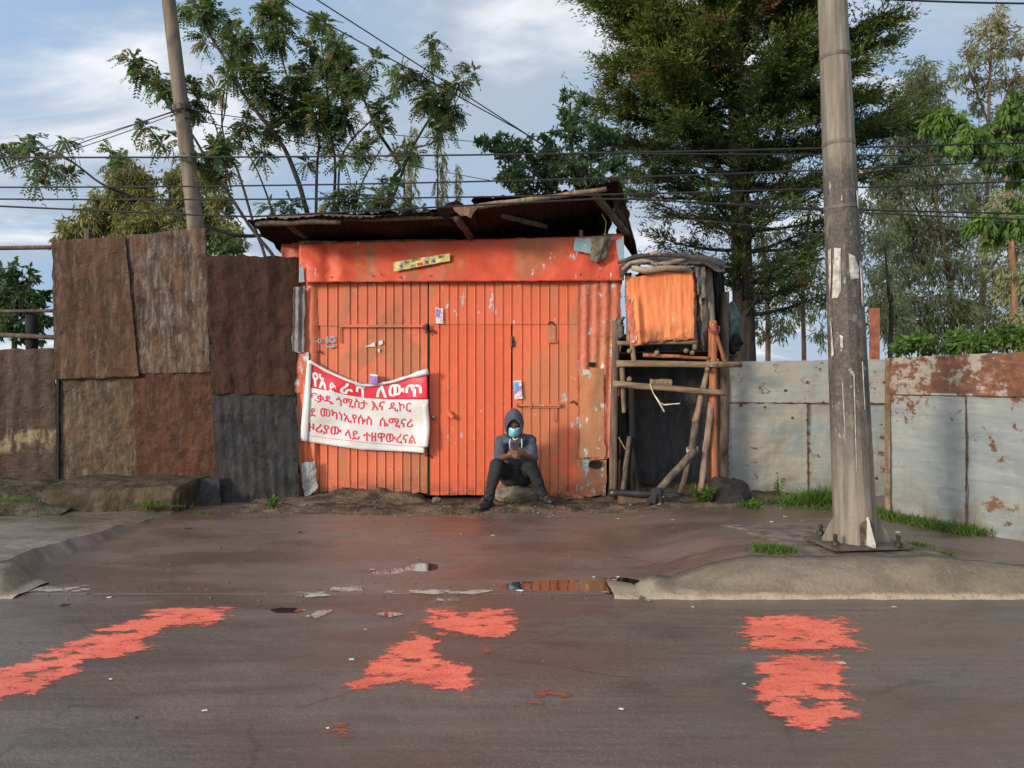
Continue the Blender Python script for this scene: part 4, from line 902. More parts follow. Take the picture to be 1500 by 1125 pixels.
for k, (x0, y0, x1, y1, d0) in enumerate(((919, 400, 922, 506, .04), (1016, 392, 1018, 512, .04), (1030, 398, 1028, 500, .7), (922, 400, 922, 505, .8))):
    plog('corner_post', W(x0, y0, SD+d0), W(x1, y1, SD+d0), .028, .03, M_WOOD if k < 2 else M_WOODD, cr, 120+k)
MB().box(W(972, 448, SD+.45), (.62, .75, .66)).build('body', M_BLACK, cr)
for k, (px, py) in enumerate(((1024, 430), (1026, 455), (1022, 478), (1027, 490), (1023, 410))):
    plog('side_stick', W(px, py-14, SD+.02+.03*k), W(px+3, py+16, SD+.05+.03*k), .018, .02, M_WOOD if k % 2 else M_TARPL, cr, 130+k, .08)
# covers lying over the crate
tb = thing('tarpaulin', W(975, 400, SD+.3), 'dark tarpaulin bundled over the top of the orange crate', 'tarpaulin')
def topt(u, v):
    px = lerp(908, 1062, u); k = math.sin(math.pi*v); py = lerp(390, 384, u)-12*k-3*math.sin(u*5)+26*max(0, u-.8)*2.0+22*max(0, .12-u)*6
    return W(px, py, SD-.10+1.1*v)+Vector((0, .03*fn(u*6, v*3), .04*fn(u*7, v*4, 2)))
MB().grid(topt, 50, 20).build('sheet', M_TARP, tb, smooth=True, solid=.02)
for k, (pts, r, mt) in enumerate((([(912, 396), (922, 385), (940, 382), (965, 388), (985, 384), (1012, 376)], .035, M_TARPL), ([(925, 392), (945, 396), (975, 392), (1010, 394)], .045, M_TARPL), ([(905, 385), (930, 376), (960, 373), (1000, 375), (1040, 380), (1058, 392)], .03, M_TARP), ([(952, 372), (962, 370), (968, 374)], .03, M_TARPL))):
    m = MB(); m.tube([W(x, y, SD-.08-.01*k) for x, y in pts], [r*(.6+.6*abs(fn(i*1.7, k))) for i in range(len(pts))], 9, .5, k+5); m.build('fold', mt, tb, smooth=True)
def sack(label, pts, D, mat, seed, dep=.1, name='hanging_sack'):
    return cloth(name, pts, D, dep, mat, label, 'sack', seed)
sack('grey cloth draped down the right side of the orange crate', [(1018, 384), (1036, 386), (1034, 440), (1020, 432)], SD+.0, M_GREYC, 7, .10, 'draped_cloth')
sack('lower grey cloth hanging beside the post below the draped cloth', [(1022, 438), (1040, 440), (1034, 512), (1020, 510)], SD+.10, M_TARP, 8, .08, 'draped_cloth')
sack('small brown sack wedged between shack corner and crate', [(903, 468), (914, 464), (914, 494), (904, 496)], SD+.1, M_GREYC, 9, .06)
cloth('cover_sheet', [(1030, 384), (1058, 388), (1062, 500), (1046, 505)], SD+.55, .12, M_BLACK, 'black plastic sheet hanging behind the posts at the right of the crate', 'sheet', 10)
gs = MB(); 
def gsf(u, v):
    px = lerp(lerp(1056, 1058, v), 1066+20*math.sin(math.pi*min(1, .15+v*.75)), u); py = lerp(448-6*u, 512-6*u+9*math.sin(u*7), v)
    return W(px, py, SD+.62-.14*math.sin(math.pi*u))+Vector((0, .05*fn(u*3, v*3, 4), .02*fn(u*6, v*6, 5)))
tag(gs.grid(gsf, 22, 24).build('hanging_sack', M_GREEN, smooth=True, solid=.015), 'green grey sack bulging out at the far right of the stand above the fence', 'sack')
m = MB(); m.blob(W(1072, 503, SD+.58), (.10, .12, .10), 4, .5, 3); tag(m.build('black_bag', M_BLACK, smooth=True), 'torn black bag under the green sack at the right of the stand', 'bag')

# ================================================================ STONES
M_ROCK = plain('grey_rock', (.16, .135, .105), .9, .45, 7, .02, spec=.15)
M_DROCK = plain('black_rock', (.030, .025, .023), .75, .5, 6, .03, spec=.25)
def stone(name, px, py, D, r, mat, label, seed, amp=.3, flat_=.7, rz=0):
    c = W(px, py, D); m = MB().blob(c, r, seed, amp, 4, flat_); return tag(m.build(name, mat, smooth=True), label, 'rock')
stone('seat_rock', 759, 722, 8.20, (.255, .20, .115), M_ROCK, 'grey boulder the seated person is sitting on', 3, .22, .8)
stone('boulder', 1066, 727, 7.95, (.24, .24, .19), M_DROCK, 'round black boulder at the foot of the pole stand by the fence', 8, .28, .5)
stone('stone', 822, 737, 8.22, (.08, .07, .035), plain('brown_rock', (.10, .075, .06), .9, .4), 'small brown stone under the leaning red tile', 9)
stone('stone', 640, 733, 8.25, (.05, .05, .035), M_ROCK, 'small pale stone at the left foot of the door', 10)
stone('stone', 508, 733, 8.3, (.16, .12, .035), plain('broken_slab', (.10, .075, .055), .9, .5), 'dark broken slab at the foot of the left gate leaf', 11)
stone('stone', 455, 742, 8.0, (.25, .16, .06), plain('step_stone', (.115, .09, .068), .9, .5), 'long flat stone at the left foot of the shack by the dark tin', 12, .15, .9)
m = MB(); m.box(W(837, 725, 8.15), (.26, .10, .035), Matrix.Rotation(.26, 3, 'Y') @ Matrix.Rotation(.2, 3, 'Z')); tag(m.build('brick', plain('red_tile', (.22, .085, .055), .9, .35, 18, .006), bevel=.008), 'flat red brick leaning on a stone right of the boulder', 'brick')
m = MB().grid(lambda u, v: Vector((lerp(X(640, 7.35), X(772, 7.35), u)+.03*fn(v*5, u), lerp(7.18, 7.52, v)+.05*fn(u*4, v), h_dirt(lerp(X(640, 7.35), X(772, 7.35), u), lerp(7.18, 7.52, v))+.03*math.sin(math.pi*v)*math.sin(math.pi*u)**.4-.012)), 40, 10)
tag(m.build('slab', plain('slab_stone', (.19, .165, .135), .9, .4, 9, .012), smooth=True), 'flat pale stone slab sunk in the dirt in front of the seated person', 'slab')
# ================================================================ PERSON
def rcone(m, p0, p1, r0, r1, seg=14):
    p0, p1 = Vector(p0), Vector(p1); d = (p1-p0); L = d.length; d = d.normalized()
    path = []; rad = []
    for k in range(5):
        a = math.pi/2*(k/5); path.append(p0-d*r0*math.cos(a)); rad.append(max(1e-4, r0*math.sin(a)))
    path.append(p0); rad.append(r0); path.append(p1); rad.append(r1)
    for k in range(4, -1, -1):
        a = math.pi/2*(k/5); path.append(p1+d*r1*math.cos(a)); rad.append(max(1e-4, r1*math.sin(a)))
    a = d.cross(Vector((.3, .2, 1)))
    if a.length < .1: a = d.cross(Vector((1, 0, 0)))
    a.normalize(); b = d.cross(a); vs = []; fs = []; n = len(path)
    for p, r in zip(path, rad):
        for k in range(seg):
            t = 2*math.pi*k/seg; vs.append(p+(a*math.cos(t)+b*math.sin(t))*r)
    for i in range(n-1):
        for k in range(seg): fs.append((i*seg+k, i*seg+(k+1) % seg, (i+1)*seg+(k+1) % seg, (i+1)*seg+k))
    fs.append(tuple(range(seg-1, -1, -1))); fs.append(tuple((n-1)*seg+k for k in range(seg)))
    m.add(vs, fs)
def chain(m, pts, rads):
    for i in range(len(pts)-1): rcone(m, pts[i], pts[i+1], rads[i], rads[i+1])
def ell(m, c, r, rot=None):
    bm = bmesh.new(); bmesh.ops.create_icosphere(bm, subdivisions=3, radius=1); c = Vector(c)
    vs = []
    for v in bm.verts:
        q = Vector((v.co.x*r[0], v.co.y*r[1], v.co.z*r[2])); vs.append(c+(rot @ q if rot else q))
    m.add(vs, [tuple(v.index for v in f.verts) for f in bm.faces]); bm.free()
def fuse(m, name, mat, parent, voxel, it=6, fold=None, solid=0):
    me = m.mesh('tmp'); o = bpy.data.objects.new('tmp', me); COL.objects.link(o)
    r = o.modifiers.new('r', 'REMESH'); r.mode = 'VOXEL'; r.voxel_size = voxel
    s = o.modifiers.new('s', 'SMOOTH'); s.factor = .5; s.iterations = it
    bpy.context.view_layer.update()
    out = bpy.data.meshes.new_from_object(o.evaluated_get(bpy.context.evaluated_depsgraph_get()))
    bpy.data.objects.remove(o); bpy.data.meshes.remove(me)
    if fold:
        n = len(out.vertices); co_ = [v.co.copy() for v in out.vertices]; nr = [v.normal.copy() for v in out.vertices]
        for i, v in enumerate(out.vertices): v.co = co_[i]+nr[i]*fold(co_[i])
    out.materials.clear()
    return link_mesh(name, out, mat, parent, smooth=True)
M_SKIN = plain('brown_skin', (.115, .050, .026), .5, .15, 30, .001, spec=.4)
M_SKINL = plain('nails', (.26, .14, .09), .4, .1)
def fabric(name, c, c2, sc=120, rough=.95):
    t = NT(name); n = t.noise(8, det=5); f = t.noise(sc, det=3)
    k = t.mix(t.ramp(n, .3, .7), c, c2); k = t.mix(t.ma('MULTIPLY', t.ramp(f, .5, .8), .35), k, tuple(min(1, x*1.9) for x in c2))
    return t.bsdf(k, rough, 0, .15, t.bump(f, .002))
M_HOOD = fabric('hoodie_cloth', (.055, .064, .088), (.080, .090, .118)); M_TROU = fabric('charcoal_denim', (.020, .021, .022), (.034, .035, .036)); M_SHOE = plain('black_leather', (.016, .016, .017), .42, .3, 20, .002)
pe = thing('person', W(757, 735, 8.1), 'person in grey hooded top, dark trousers and blue face mask sitting hunched over a phone', 'person')
HIPL, HIPR = W(745, 697, 8.20), W(768, 697, 8.20)
KNL, KNR = W(727.5, 681, 7.80), W(777, 680, 7.84)
ANL, ANR = W(715.5, 731, 7.74), W(797.5, 729, 7.90)
SHL, SHR = W(735, 646, 8.09), W(776.5, 645.5, 8.10)
ELL, ELR = W(730.5, 672, 7.88), W(781, 672.5, 7.90)
WRL, WRR = W(745, 667.5, 7.70), W(766, 667.5, 7.71)
CH = W(756, 660, 8.12); BEL = W(756.5, 684, 8.17); NK = W(754.5, 640, 8.07)
HD = W(753, 621.5, 7.985)
PITCH = Matrix.Rotation(R(24), 3, 'X')      # face turned down towards the phone
def hl(x, y, z): return HD+PITCH @ Vector((x, y, z))
b = MB()
ell(b, HD, (.072, .092, .108), PITCH); ell(b, hl(0, -.022, -.062), (.056, .066, .058), PITCH); ell(b, hl(0, -.07, .028), (.056, .022, .016), PITCH)
chain(b, [hl(0, -.088, .018), hl(0, -.108, -.022)], [.009, .014]); ell(b, hl(.012, -.098, -.024), (.010, .010, .008)); ell(b, hl(-.012, -.098, -.024), (.010, .010, .008))
ell(b, hl(0, -.083, -.062), (.026, .014, .012), PITCH); ell(b, hl(.04, -.066, -.02), (.022, .018, .02), PITCH); ell(b, hl(-.04, -.066, -.02), (.022, .018, .02), PITCH)
for s in (-1, 1): ell(b, hl(.074*s, .008, -.012), (.010, .02, .03), PITCH)
chain(b, [NK+Vector((0, .02, -.02)), hl(0, .02, -.07)], [.062, .056])
ell(b, CH, (.145, .095, .15)); ell(b, BEL, (.135, .10, .12)); chain(b, [SHL, NK, SHR], [.048, .06, .048])
for s, e, w_ in ((SHL, ELL, WRL), (SHR, ELR, WRR)): chain(b, [s, e, e.lerp(w_, .35), w_], [.046, .038, .038, .026])
for h_, k, a in ((HIPL, KNL, ANL), (HIPR, KNR, ANR)): chain(b, [h_, k, k.lerp(a, .35), a], [.08, .052, .05, .034])
for a, t_ in ((ANL, W(703, 747.5, 7.62)), (ANR, W(806, 741.5, 7.80))): chain(b, [a, a.lerp(t_, .55)+Vector((0, 0, -.05))], [.034, .03])
# hands: palm, four bent fingers wrapped round the phone, thumb leaving the side of the palm
PH = W(755, 658, 7.70); nails = []
for s, wr in ((1, WRL), (-1, WRR)):
    pal = wr+Vector((.022*s, -.026, .018))
    chain(b, [wr, pal], [.025, .027]); ell(b, pal, (.036, .020, .040))
    for k in range(4):
        z0 = .032-.019*k; ln = (.88, 1, .95, .78)[k]
        p0 = pal+Vector((.016*s, -.014, z0)); p1 = p0+Vector((.026*s*ln, -.026, .003)); p2 = p1+Vector((.028*s*ln, -.004, .002-.002*k)); p3 = p2+Vector((.018*s*ln, .012, .001))
        off = Vector((0, -.012 if s > 0 else 0, -.009 if s > 0 else .002))
        p1 += off*.5; p2 += off; p3 += off
        chain(b, [p0, p1, p2, p3], [.0105, .0098, .0088, .0075]); nails.append(p3+Vector((.004*s, -.007, 0)))
    t0 = pal+Vector((-.006*s, .010, .026)); t1 = t0+Vector((.007*s, -.002, .018)); t2 = t1+Vector((.018*s, -.002, .012)); chain(b, [t0, t1, t2], [.014, .0115, .009]); nails.append(t2+Vector((0, -.008, .004)))
body = fuse(b, 'body', M_SKIN, pe, .0042, 3)
for p in nails:
    m = MB(); ell(m, p, (.005, .0025, .004)); m.build('nail', M_SKINL, pe, smooth=True)
for s in (-1, 1):
    m = MB(); ell(m, hl(.031*s, -.082, .004), (.013, .007, .005), PITCH); m.build('eye', plain('eye_white', (.32, .27, .23), .3, .05), pe, smooth=True)
    m = MB(); ell(m, hl(.031*s, -.0875, .002), (.006, .003, .0045), PITCH); m.build('eye', M_BLACK, pe, smooth=True)
    m = MB(); m.tube([hl(.014*s, -.094, .026), hl(.032*s, -.093, .031), hl(.050*s, -.078, .025)], [.003, .0042, .002], 6); m.build('eyebrow', M_BLACK, pe)
# hooded top
h = MB()
ell(h, CH+Vector((0, .0, -.01)), (.172, .120, .185)); ell(h, BEL+Vector((0, .02, .03)), (.160, .125, .12)); ell(h, CH+Vector((0, .03, .06)), (.165, .105, .12))
chain(h, [SHL, NK+Vector((0, .01, -.03)), SHR], [.066, .085, .066])
for s, e, w_ in ((SHL, ELL, WRL), (SHR, ELR, WRR)): chain(h, [s, s.lerp(e, .5), e, e.lerp(w_, .24)], [.064, .060, .055, .046])
for i in range(12):     # soft cowl where the hood meets the neck
    t = 2*math.pi*i/12; t2 = 2*math.pi*(i+1)/12
    q = lambda t: NK+Vector((.088*math.cos(t), -.030+.085*math.sin(t), -.018+.028*math.sin(t)))
    rcone(h, q(t), q(t2), .036, .036, 8)
def hfold(p): return .0065*fn(p.x*9, p.y*7, p.z*17, 3)+.004*math.sin(p.z*70+6*fn(p.x*8, p.y*8, p.z*4, 2))*sm(.0, .1, abs(p.x-.04)-.02)
hood = fuse(h, 'hooded_top', M_HOOD, pe, .0085, 6, hfold)
def hoodf():
    rings = [(-.03, .068, -.01, .098), (-.072, .068, -.012, .098), (-.102, .072, -.008, .108), (-.108, .082, -.004, .120), (-.085, .093, .005, .136), (-.04, .101, .014, .150), (.03, .104, .018, .155), (.09, .088, .010, .135), (.13, .055, -.005, .09), (.147, .006, -.01, .012)]
    m = MB(); n = 30; vs = []
    for j, (y, hw, zc, hh) in enumerate(rings):
        for i in range(n):
            t = 2*math.pi*i/n; c, s = math.cos(t), math.sin(t)
            x = hw*c*(1-.10*max(0, s)**2); z = zc+hh*s+.006*max(0, s)**6
            yy = y+.03*max(0, -s)*(j < 5)-.012*max(0, s)
            p = hl(x, yy, z); p += Vector((.004*fn(x*20, z*20, j*.5), .004*fn(x*18, z*18, 3), .003*fn(z*20, x*20, j))); vs.append(p)
    fs = [(j*n+i, j*n+(i+1) % n, (j+1)*n+(i+1) % n, (j+1)*n+i) for j in range(len(rings)-1) for i in range(n)]
    return m.add(vs, fs)
o = hoodf().build('hood', M_HOOD, hood, smooth=True); o.modifiers.new('s', 'SUBSURF').render_levels = 2
for pts in ([(747.5, 643, 7.935), (746.6, 650, 7.93), (747.2, 657.5, 7.93)], [(764, 643, 7.935), (764.6, 650, 7.93), (764.2, 656, 7.93)]):
    m = MB(); m.tube([W(*p) for p in pts], [.006, .0055, .0065], 7); m.build('drawstring', plain('white_cord', (.62, .60, .56), .8, .05), hood, smooth=True)
m = MB(); m.tube([W(751, 641.5, 7.92), W(754.5, 644.5, 7.905), W(759, 641.5, 7.92)], [.006, .009, .006], 6); m.build('shirt_collar', plain('white_shirt', (.60, .55, .48), .8, .05), pe, smooth=True)
# mask
def maskf(u, v, off=0):
    a = (u-.5)*2.5; z = lerp(.004, -.098, v)-.006*(abs(u-.5)*2)**2*(1-2*v); k = math.sin(math.pi*min(1, .12+v*.86))
    x = .071*math.sin(a); y = -.016-(.072+.024*k+.010*math.exp(-(a/.28)**2)*(1-v))*math.cos(a)
    pl_ = .0012*math.sin(v*26)
    return hl(x, y-pl_-off-.006, z)
M_MASK = plain('mask_blue', (.19, .50, .66), .8, .10, 14, .001)
mk = MB().grid(maskf, 26, 22).build('face_mask', M_MASK, pe, smooth=True, solid=.0025)
MB().grid(lambda u, v: maskf(.02+.96*u, .0+.13*v, .0025), 26, 4).build('mask_edge', plain('mask_white', (.62, .68, .72), .8, .05), mk, smooth=True, solid=.001)
for s in (-1, 1):
    m = MB(); m.tube([maskf(.5+.48*s, .1), hl(.082*s, -.01, .02), hl(.083*s, .02, -.01), maskf(.5+.48*s, .9)], .0018, 5); m.build('ear_loop', M_LETTER, mk)
# trousers
t_ = MB(); ell(t_, HIPL.lerp(HIPR, .5)+Vector((0, .03, .02)), (.165, .13, .10))
for hp, k, a in ((HIPL, KNL, ANL), (HIPR, KNR, ANR)):
    chain(t_, [hp, hp.lerp(k, .5), k, k.lerp(a, .35), k.lerp(a, .75), a+Vector((0, 0, -.002))], [.098, .086, .071, .066, .053, .049])
    for j in range(3): ell(t_, a.lerp(k, .02+.10*j), (.054-.001*j, .055, .016))
chain(t_, [HIPL+Vector((0, -.08, -.0)), HIPR+Vector((0, -.08, -.0))], [.10, .10])
def tfold(p): return .006*fn(p.x*10, p.y*8, p.z*14, 3)+.004*math.sin(p.z*110+5*fn(p.x*9, p.y*9, 2, 2))*sm(.32, .18, p.z)
fuse(t_, 'trousers', M_TROU, pe, .008, 4, tfold)
# shoes
for a, toe, seed in ((ANL, W(703, 748.5, 7.62), 1), (ANR, W(807, 742.5, 7.79), 2)):
    zg = h_dirt(toe.x, toe.y); d = Vector((toe.x-a.x, toe.y-a.y, 0)).normalized(); side = Vector((-d.y, d.x, 0))
    heel = Vector((a.x, a.y, zg+.045))-d*.035; tp = Vector((toe.x, toe.y, zg+.034))
    s_ = MB(); chain(s_, [a+Vector((0, 0, .02)), a.lerp(heel, .6)+d*.01, heel+d*.02], [.046, .044, .044])
    chain(s_, [a.lerp(heel, .5)+d*.02, heel.lerp(tp, .55)+Vector((0, 0, .022))], [.042, .040]); chain(s_, [heel, heel.lerp(tp, .7), tp], [.040, .044, .034])
    for q in (-1, 1): chain(s_, [heel.lerp(tp, .55)+side*.014*q, tp-d*.01+side*.014*q], [.036, .026])
    sh = fuse(s_, 'shoe', M_SHOE, pe, .006, 4)
    so_ = MB(); n = 28; vs = []
    for z in (-.004, .014):
        for i in range(n):
            t = 2*math.pi*i/n; l = math.cos(t); c0 = heel.lerp(tp, .5); L = (tp-heel).length*.5+.042
            wv = .047*(1-.18*(l < -.2)) ; vs.append(Vector((c0.x, c0.y, zg+z))+d*l*L+side*math.sin(t)*wv)
    so_.add(vs, [(i, (i+1) % n, n+(i+1) % n, n+i) for i in range(n)]+[tuple(range(n-1, -1, -1)), tuple(range(n, 2*n))]); so_.build('sole', plain('rubber_sole', (.02, .02, .02), .8), sh)
    for k in range(3):
        m = MB(); p = a.lerp(heel.lerp(tp, .62), .35+.22*k)+Vector((0, 0, .028-.006*k))+d*.03; m.tube([p-side*.022, p+Vector((0, 0, .008)), p+side*.022], .0035, 5); m.build('lace', M_TROU, sh)
# phone
ph = thing('phone', PH, 'dark phone held in both hands by the seated person', 'phone')
rot = Matrix.Rotation(R(-32), 3, 'X')
m = MB(); m.box(PH+Vector((0, .004, .008)), (.072, .008, .142), rot); m.build('case', plain('phone_back', (.02, .018, .018), .25, .2), ph, bevel=.003)
m = MB(); m.box(PH+Vector((0, .004, .008))+rot @ Vector((0, .0048, 0)), (.066, .001, .134), rot); m.build('screen', plain('phone_glass', (.01, .01, .012), .05, 0), ph)
m = MB(); m.box(PH+Vector((0, .004, .008))+rot @ Vector((-.018, -.0048, .05)), (.022, .002, .022), rot); m.build('lens', M_BLACK, ph, bevel=.0008)
# ================================================================ TREES
rng = np.random.default_rng(7)
def unit(a): return a/np.maximum(1e-6, np.linalg.norm(a, axis=-1, keepdims=True))
def quads_mesh(name, Q, tint, mat, parent=None, origin=None, extra=None, mat2=None):
    """Q: (n,4,3) leaf quads, tint (n,); extra: an MB of quads (the twigs inside the crown)"""
    n = len(Q); me = bpy.data.meshes.new(name); V_ = Q.reshape(-1, 3); I = np.arange(n*4); mi = np.zeros(n, 'i')
    if extra is not None and extra.f:
        V_ = np.concatenate([V_, np.array([tuple(v) for v in extra.v])]); I = np.concatenate([I, np.array(extra.f).ravel()+n*4])
        k = len(extra.f); mi = np.concatenate([mi, np.ones(k, 'i')]); tint = np.concatenate([tint, np.zeros(k)])
    N = len(mi)
    me.vertices.add(len(V_)); me.vertices.foreach_set('co', V_.reshape(-1).astype('f'))
    me.loops.add(N*4); me.loops.foreach_set('vertex_index', I.astype('i'))
    me.polygons.add(N); me.polygons.foreach_set('loop_start', np.arange(0, N*4, 4, dtype='i')); me.polygons.foreach_set('loop_total', np.full(N, 4, 'i'))
    me.update(); a = me.attributes.new('tint', 'FLOAT', 'FACE'); a.data.foreach_set('value', np.asarray(tint, 'f'))
    o = link_mesh(name, me, mat, parent, origin=origin)
    if mat2: me.materials.append(mat2); me.polygons.foreach_set('material_index', mi); me.update()
    return o
def diamonds(P, D, Wd, L, N=None):
    """diamond leaves at P along D (n,3), length L, width Wd"""
    n = len(P); r = rng.normal(size=(n, 3)) if N is None else N
    S = unit(np.cross(D, r)); L = np.broadcast_to(L, n)[:, None]; Wd = np.broadcast_to(Wd, n)[:, None]
    return np.stack([P, P+D*L*.42+S*Wd*.5, P+D*L, P+D*L*.42-S*Wd*.5], 1)
def fronds(P, D, L, pairs, ll, lw, droop=.35):
    """pinnate leaves: leaflets in two rows along a drooping midrib"""
    n = len(P); L = np.broadcast_to(L, n); up = np.array([0, 0, 1.0]); S = unit(np.cross(D, up)+rng.normal(size=(n, 3))*.25); out = []; idx = []
    for k in range(pairs):
        t = (k+.6)/pairs
        c = P+D*(L*t)[:, None]-up*(L*droop*t*t)[:, None]; tan = unit(D-up*(2*droop*t))
        for s in (-1, 1):
            d = unit(S*s+tan*.55-up*.25+rng.normal(size=(n, 3))*.1); w_ = 1-.45*abs(t-.45)
            out.append(diamonds(c, d, lw, ll*w_, np.cross(S, tan)+rng.normal(size=(n, 3))*.25)); idx.append(np.arange(n))
    return np.concatenate(out), np.concatenate(idx)
def ball(n, r, sq=(1, 1, 1), p=.45): return unit(rng.normal(size=(n, 3)))*(rng.random((n, 1))**p)*r*np.array(sq)
def trunk(name, paths, mat, par, D0=None):
    m = MB()
    for k, (pts, r0, r1) in enumerate(paths):
        n = len(pts); P = []
        for i in range(n-1):                     # smooth the drawn polyline
            a, b_ = pts[i], pts[i+1]; p_ = pts[max(0, i-1)]; q_ = pts[min(n-1, i+2)]
            for j in range(4):
                t = j/4; P.append(.5*((2*a)+(b_-p_)*t+(2*p_-5*a+4*b_-q_)*t*t+(3*a-p_-3*b_+q_)*t**3))
        P.append(pts[-1]); N = len(P)
        m.tube(P, [lerp(r0, r1, i/(N-1)) for i in range(N)], 7, .15, k)
    return m.build(name, mat, par, smooth=True)
M_BARK = wood('grey_bark', (.030, .025, .022), (.06, .05, .042), (20, 20, 5)); M_BARKP = wood('pale_twig', (.13, .11, .085), (.22, .19, .15)); M_BARKE = wood('gum_bark', (.19, .10, .06), (.34, .215, .14), (9, 9, 2)); M_BARKC = wood('cypress_bark', (.030, .023, .020), (.065, .05, .044), (22, 22, 3))
M_LEUC = leafmat('feather_leaf', (.045, .09, .042), (.14, .205, .07), (.20, .14, .055), .45)
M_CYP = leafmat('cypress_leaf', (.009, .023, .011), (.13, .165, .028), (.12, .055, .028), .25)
M_GUM = leafmat('gum_leaf', (.19, .215, .115), (.42, .42, .22), (.19, .14, .07), .3)  # leaf colours paled to stand in for distance haze
M_GUMY = leafmat('yellow_gum_leaf', (.13, .14, .05), (.33, .30, .11), (.25, .18, .07), .35)
M_BROAD = leafmat('broad_leaf', (.04, .09, .022), (.15, .25, .05), None, .3)
M_BUSH = leafmat('bush_leaf', (.026, .062, .030), (.075, .13, .05), None, .3)
M_FAR = leafmat('far_leaf', (.16, .17, .10), (.26, .25, .14), None, .3)
M_POD = plain('dry_pod', (.20, .16, .08), .7, .4)
def Wp(L, D): return [W(x, y, D) for x, y in L]
def jp(L, D, s):
    r_ = random.Random(s); return [W(x, y, D+r_.uniform(-.25, .25)) for x, y in L]
# --- feathery leguminous trees
def leg_tree(label, D, stems, clumps, seed, dens=1.0, ground=True):
    P0 = stems[0][0][0]; base = Vector((X(P0[0], D), D, 0))
    t = thing('feathery_tree', base, label, 'tree', 'feathery leaved trees behind the shack')
    paths = []
    for k, (L, r0, r1) in enumerate(stems):
        pts = jp(L, D, seed*10+k)
        if ground and L[0][1] > 290: q_ = pts[0]+(pts[0]-pts[1]).normalized()*2.6; pts = [Vector((q_.x, q_.y, -.1))]+[pts[0]+(q_-pts[0])*.4]+pts
        paths.append((pts, r0*.72, r1*.72))
    trunk('trunk', paths, M_BARK, t)
    Qs = []; T = []; tw = []
    for x, y, r in clumps:
        rm = r*.92/F*D; c = np.array(W(x, y, D+rng.uniform(-.5, .5))); n = int((8+r*r*.078)*dens)
        off = ball(n, rm, (1, .9, .95), .5); P = c+off*.62
        d = unit(off/rm+rng.normal(size=(n, 3))*.45+np.array([0, 0, .12])); L = rng.uniform(.13, .25, n)
        q, idx = fronds(P, d, L, 8, .072, .026, .45); Qs.append(q)
        tb = np.clip(rng.normal(.38, .22, n)+.25*off[:, 2]/rm, 0, .84); ripe = rng.random(n) < (.10 if r > 14 else .22); tb = np.where(ripe, .95, tb)
        T.append(tb[idx])
        for k in range(max(1, n//6)): tw.append((c-np.array([0, 0, rm*.4]), P[k]))
    m = MB()
    for a, b_ in tw: m.tube([a, (a+b_)/2+np.array([0, 0, .02]), b_], [.006, .005, .003], 4, cap=False)
    quads_mesh('crown', np.concatenate(Qs), np.concatenate(T), M_LEUC, t, None, m, M_BARK)
    return t
S1 = [([(452,318),(438,270),(415,215),(385,175),(355,135),(335,95),(310,55),(288,10),(270,-30)], .060, .02), ([(463,318),(464,250),(466,200),(440,160),(420,110),(408,60),(400,-10)], .038, .014),
      ([(488,312),(491,240),(482,180),(478,120),(470,60)], .042, .014), ([(495,312),(498,240),(515,205),(545,175),(560,150)], .030, .012),
      ([(372,330),(350,255),(335,225),(325,180),(330,120),(338,80)], .034, .012), ([(400,312),(388,278),(372,240),(352,210)], .025, .012), ([(335,95),(330,160),(320,200)], .016, .01)]
C1 = [(330,30,22),(346,58,28),(352,86,24),(300,15,30),(270,8,16),(396,20,30),(404,58,28),(422,38,15),(400,6,24),(380,132,33),(408,150,38),(450,140,36),(430,176,38),(468,165,42),(500,170,32),(480,204,26),(400,190,26),(378,108,24),(430,112,22),(452,104,20),(360,182,22),(320,220,22),(346,205,14),(384,226,18),(500,235,10),(450,238,12),(425,300,15),(398,302,12),(470,36,18),(455,72,20),(340,110,20),(370,60,14),(300,60,16),(318,130,14),(500,128,20)]
leg_tree('tall many stemmed feathery tree behind the left half of the roof', 11.2, S1, C1, 1, .95)
S2 = [([(566,315),(576,262),(586,246),(572,220),(552,190),(535,150),(515,105),(495,65)], .055, .016), ([(572,300),(592,245),(603,218),(622,185),(640,150),(634,110),(632,65)], .038, .010), ([(603,218),(640,205),(660,165),(680,125)], .018, .008), ([(520,312),(530,270),(545,240),(560,215)], .026, .012)]
C2 = [(470,34,16),(490,64,26),(482,98,27),(510,108,30),(530,122,24),(551,90,12),(502,76,22),(555,160,17),(560,182,17),(566,145,9),(595,110,24),(580,116,14),(615,120,17),(632,58,10),(636,76,8),(631,92,6),(640,150,33),(656,166,28),(646,190,19),(626,146,20),(671,120,13),(690,104,10),(660,130,14),(600,226,17),(585,220,11),(530,228,18),(540,212,13),(500,297,18),(522,286,20),(560,288,22),(600,302,17),(574,270,16),(546,302,18),(482,292,12),(620,310,12)]
leg_tree('feathery tree forking in a wide vee behind the middle of the roof', 10.8, S2, C2, 2, .95)
S3 = [([(345,345),(300,330),(255,308),(200,290),(150,270),(110,240),(75,220),(35,214)], .040, .010), ([(365,330),(310,245),(280,195),(250,160),(225,118),(200,92)], .035, .012), ([(110,240),(80,228),(60,240)], .012, .006), ([(75,220),(90,205)], .010, .006), ([(310,245),(320,200),(300,150)], .018, .008)]
C3 = [(195,88,14),(206,105,14),(226,116,17),(245,130,17),(260,146,13),(286,160,17),(290,140,14),(278,128,11),(36,214,13),(46,205,9),(75,245,13),(60,235,12),(50,262,10),(95,206,9),(18,224,10),(100,256,8),(165,222,9),(175,238,11),(214,186,8),(236,210,9),(300,238,24),(322,222,22),(284,240,14),(330,250,14),(262,205,10),(2,226,10)]
leg_tree('feathery tree with a long bare branch arching left over the patchwork fence', 9.9, S3, C3, 3, 1.0)
pods = MB()
podt = bpy.data.objects['feathery_tree.002']
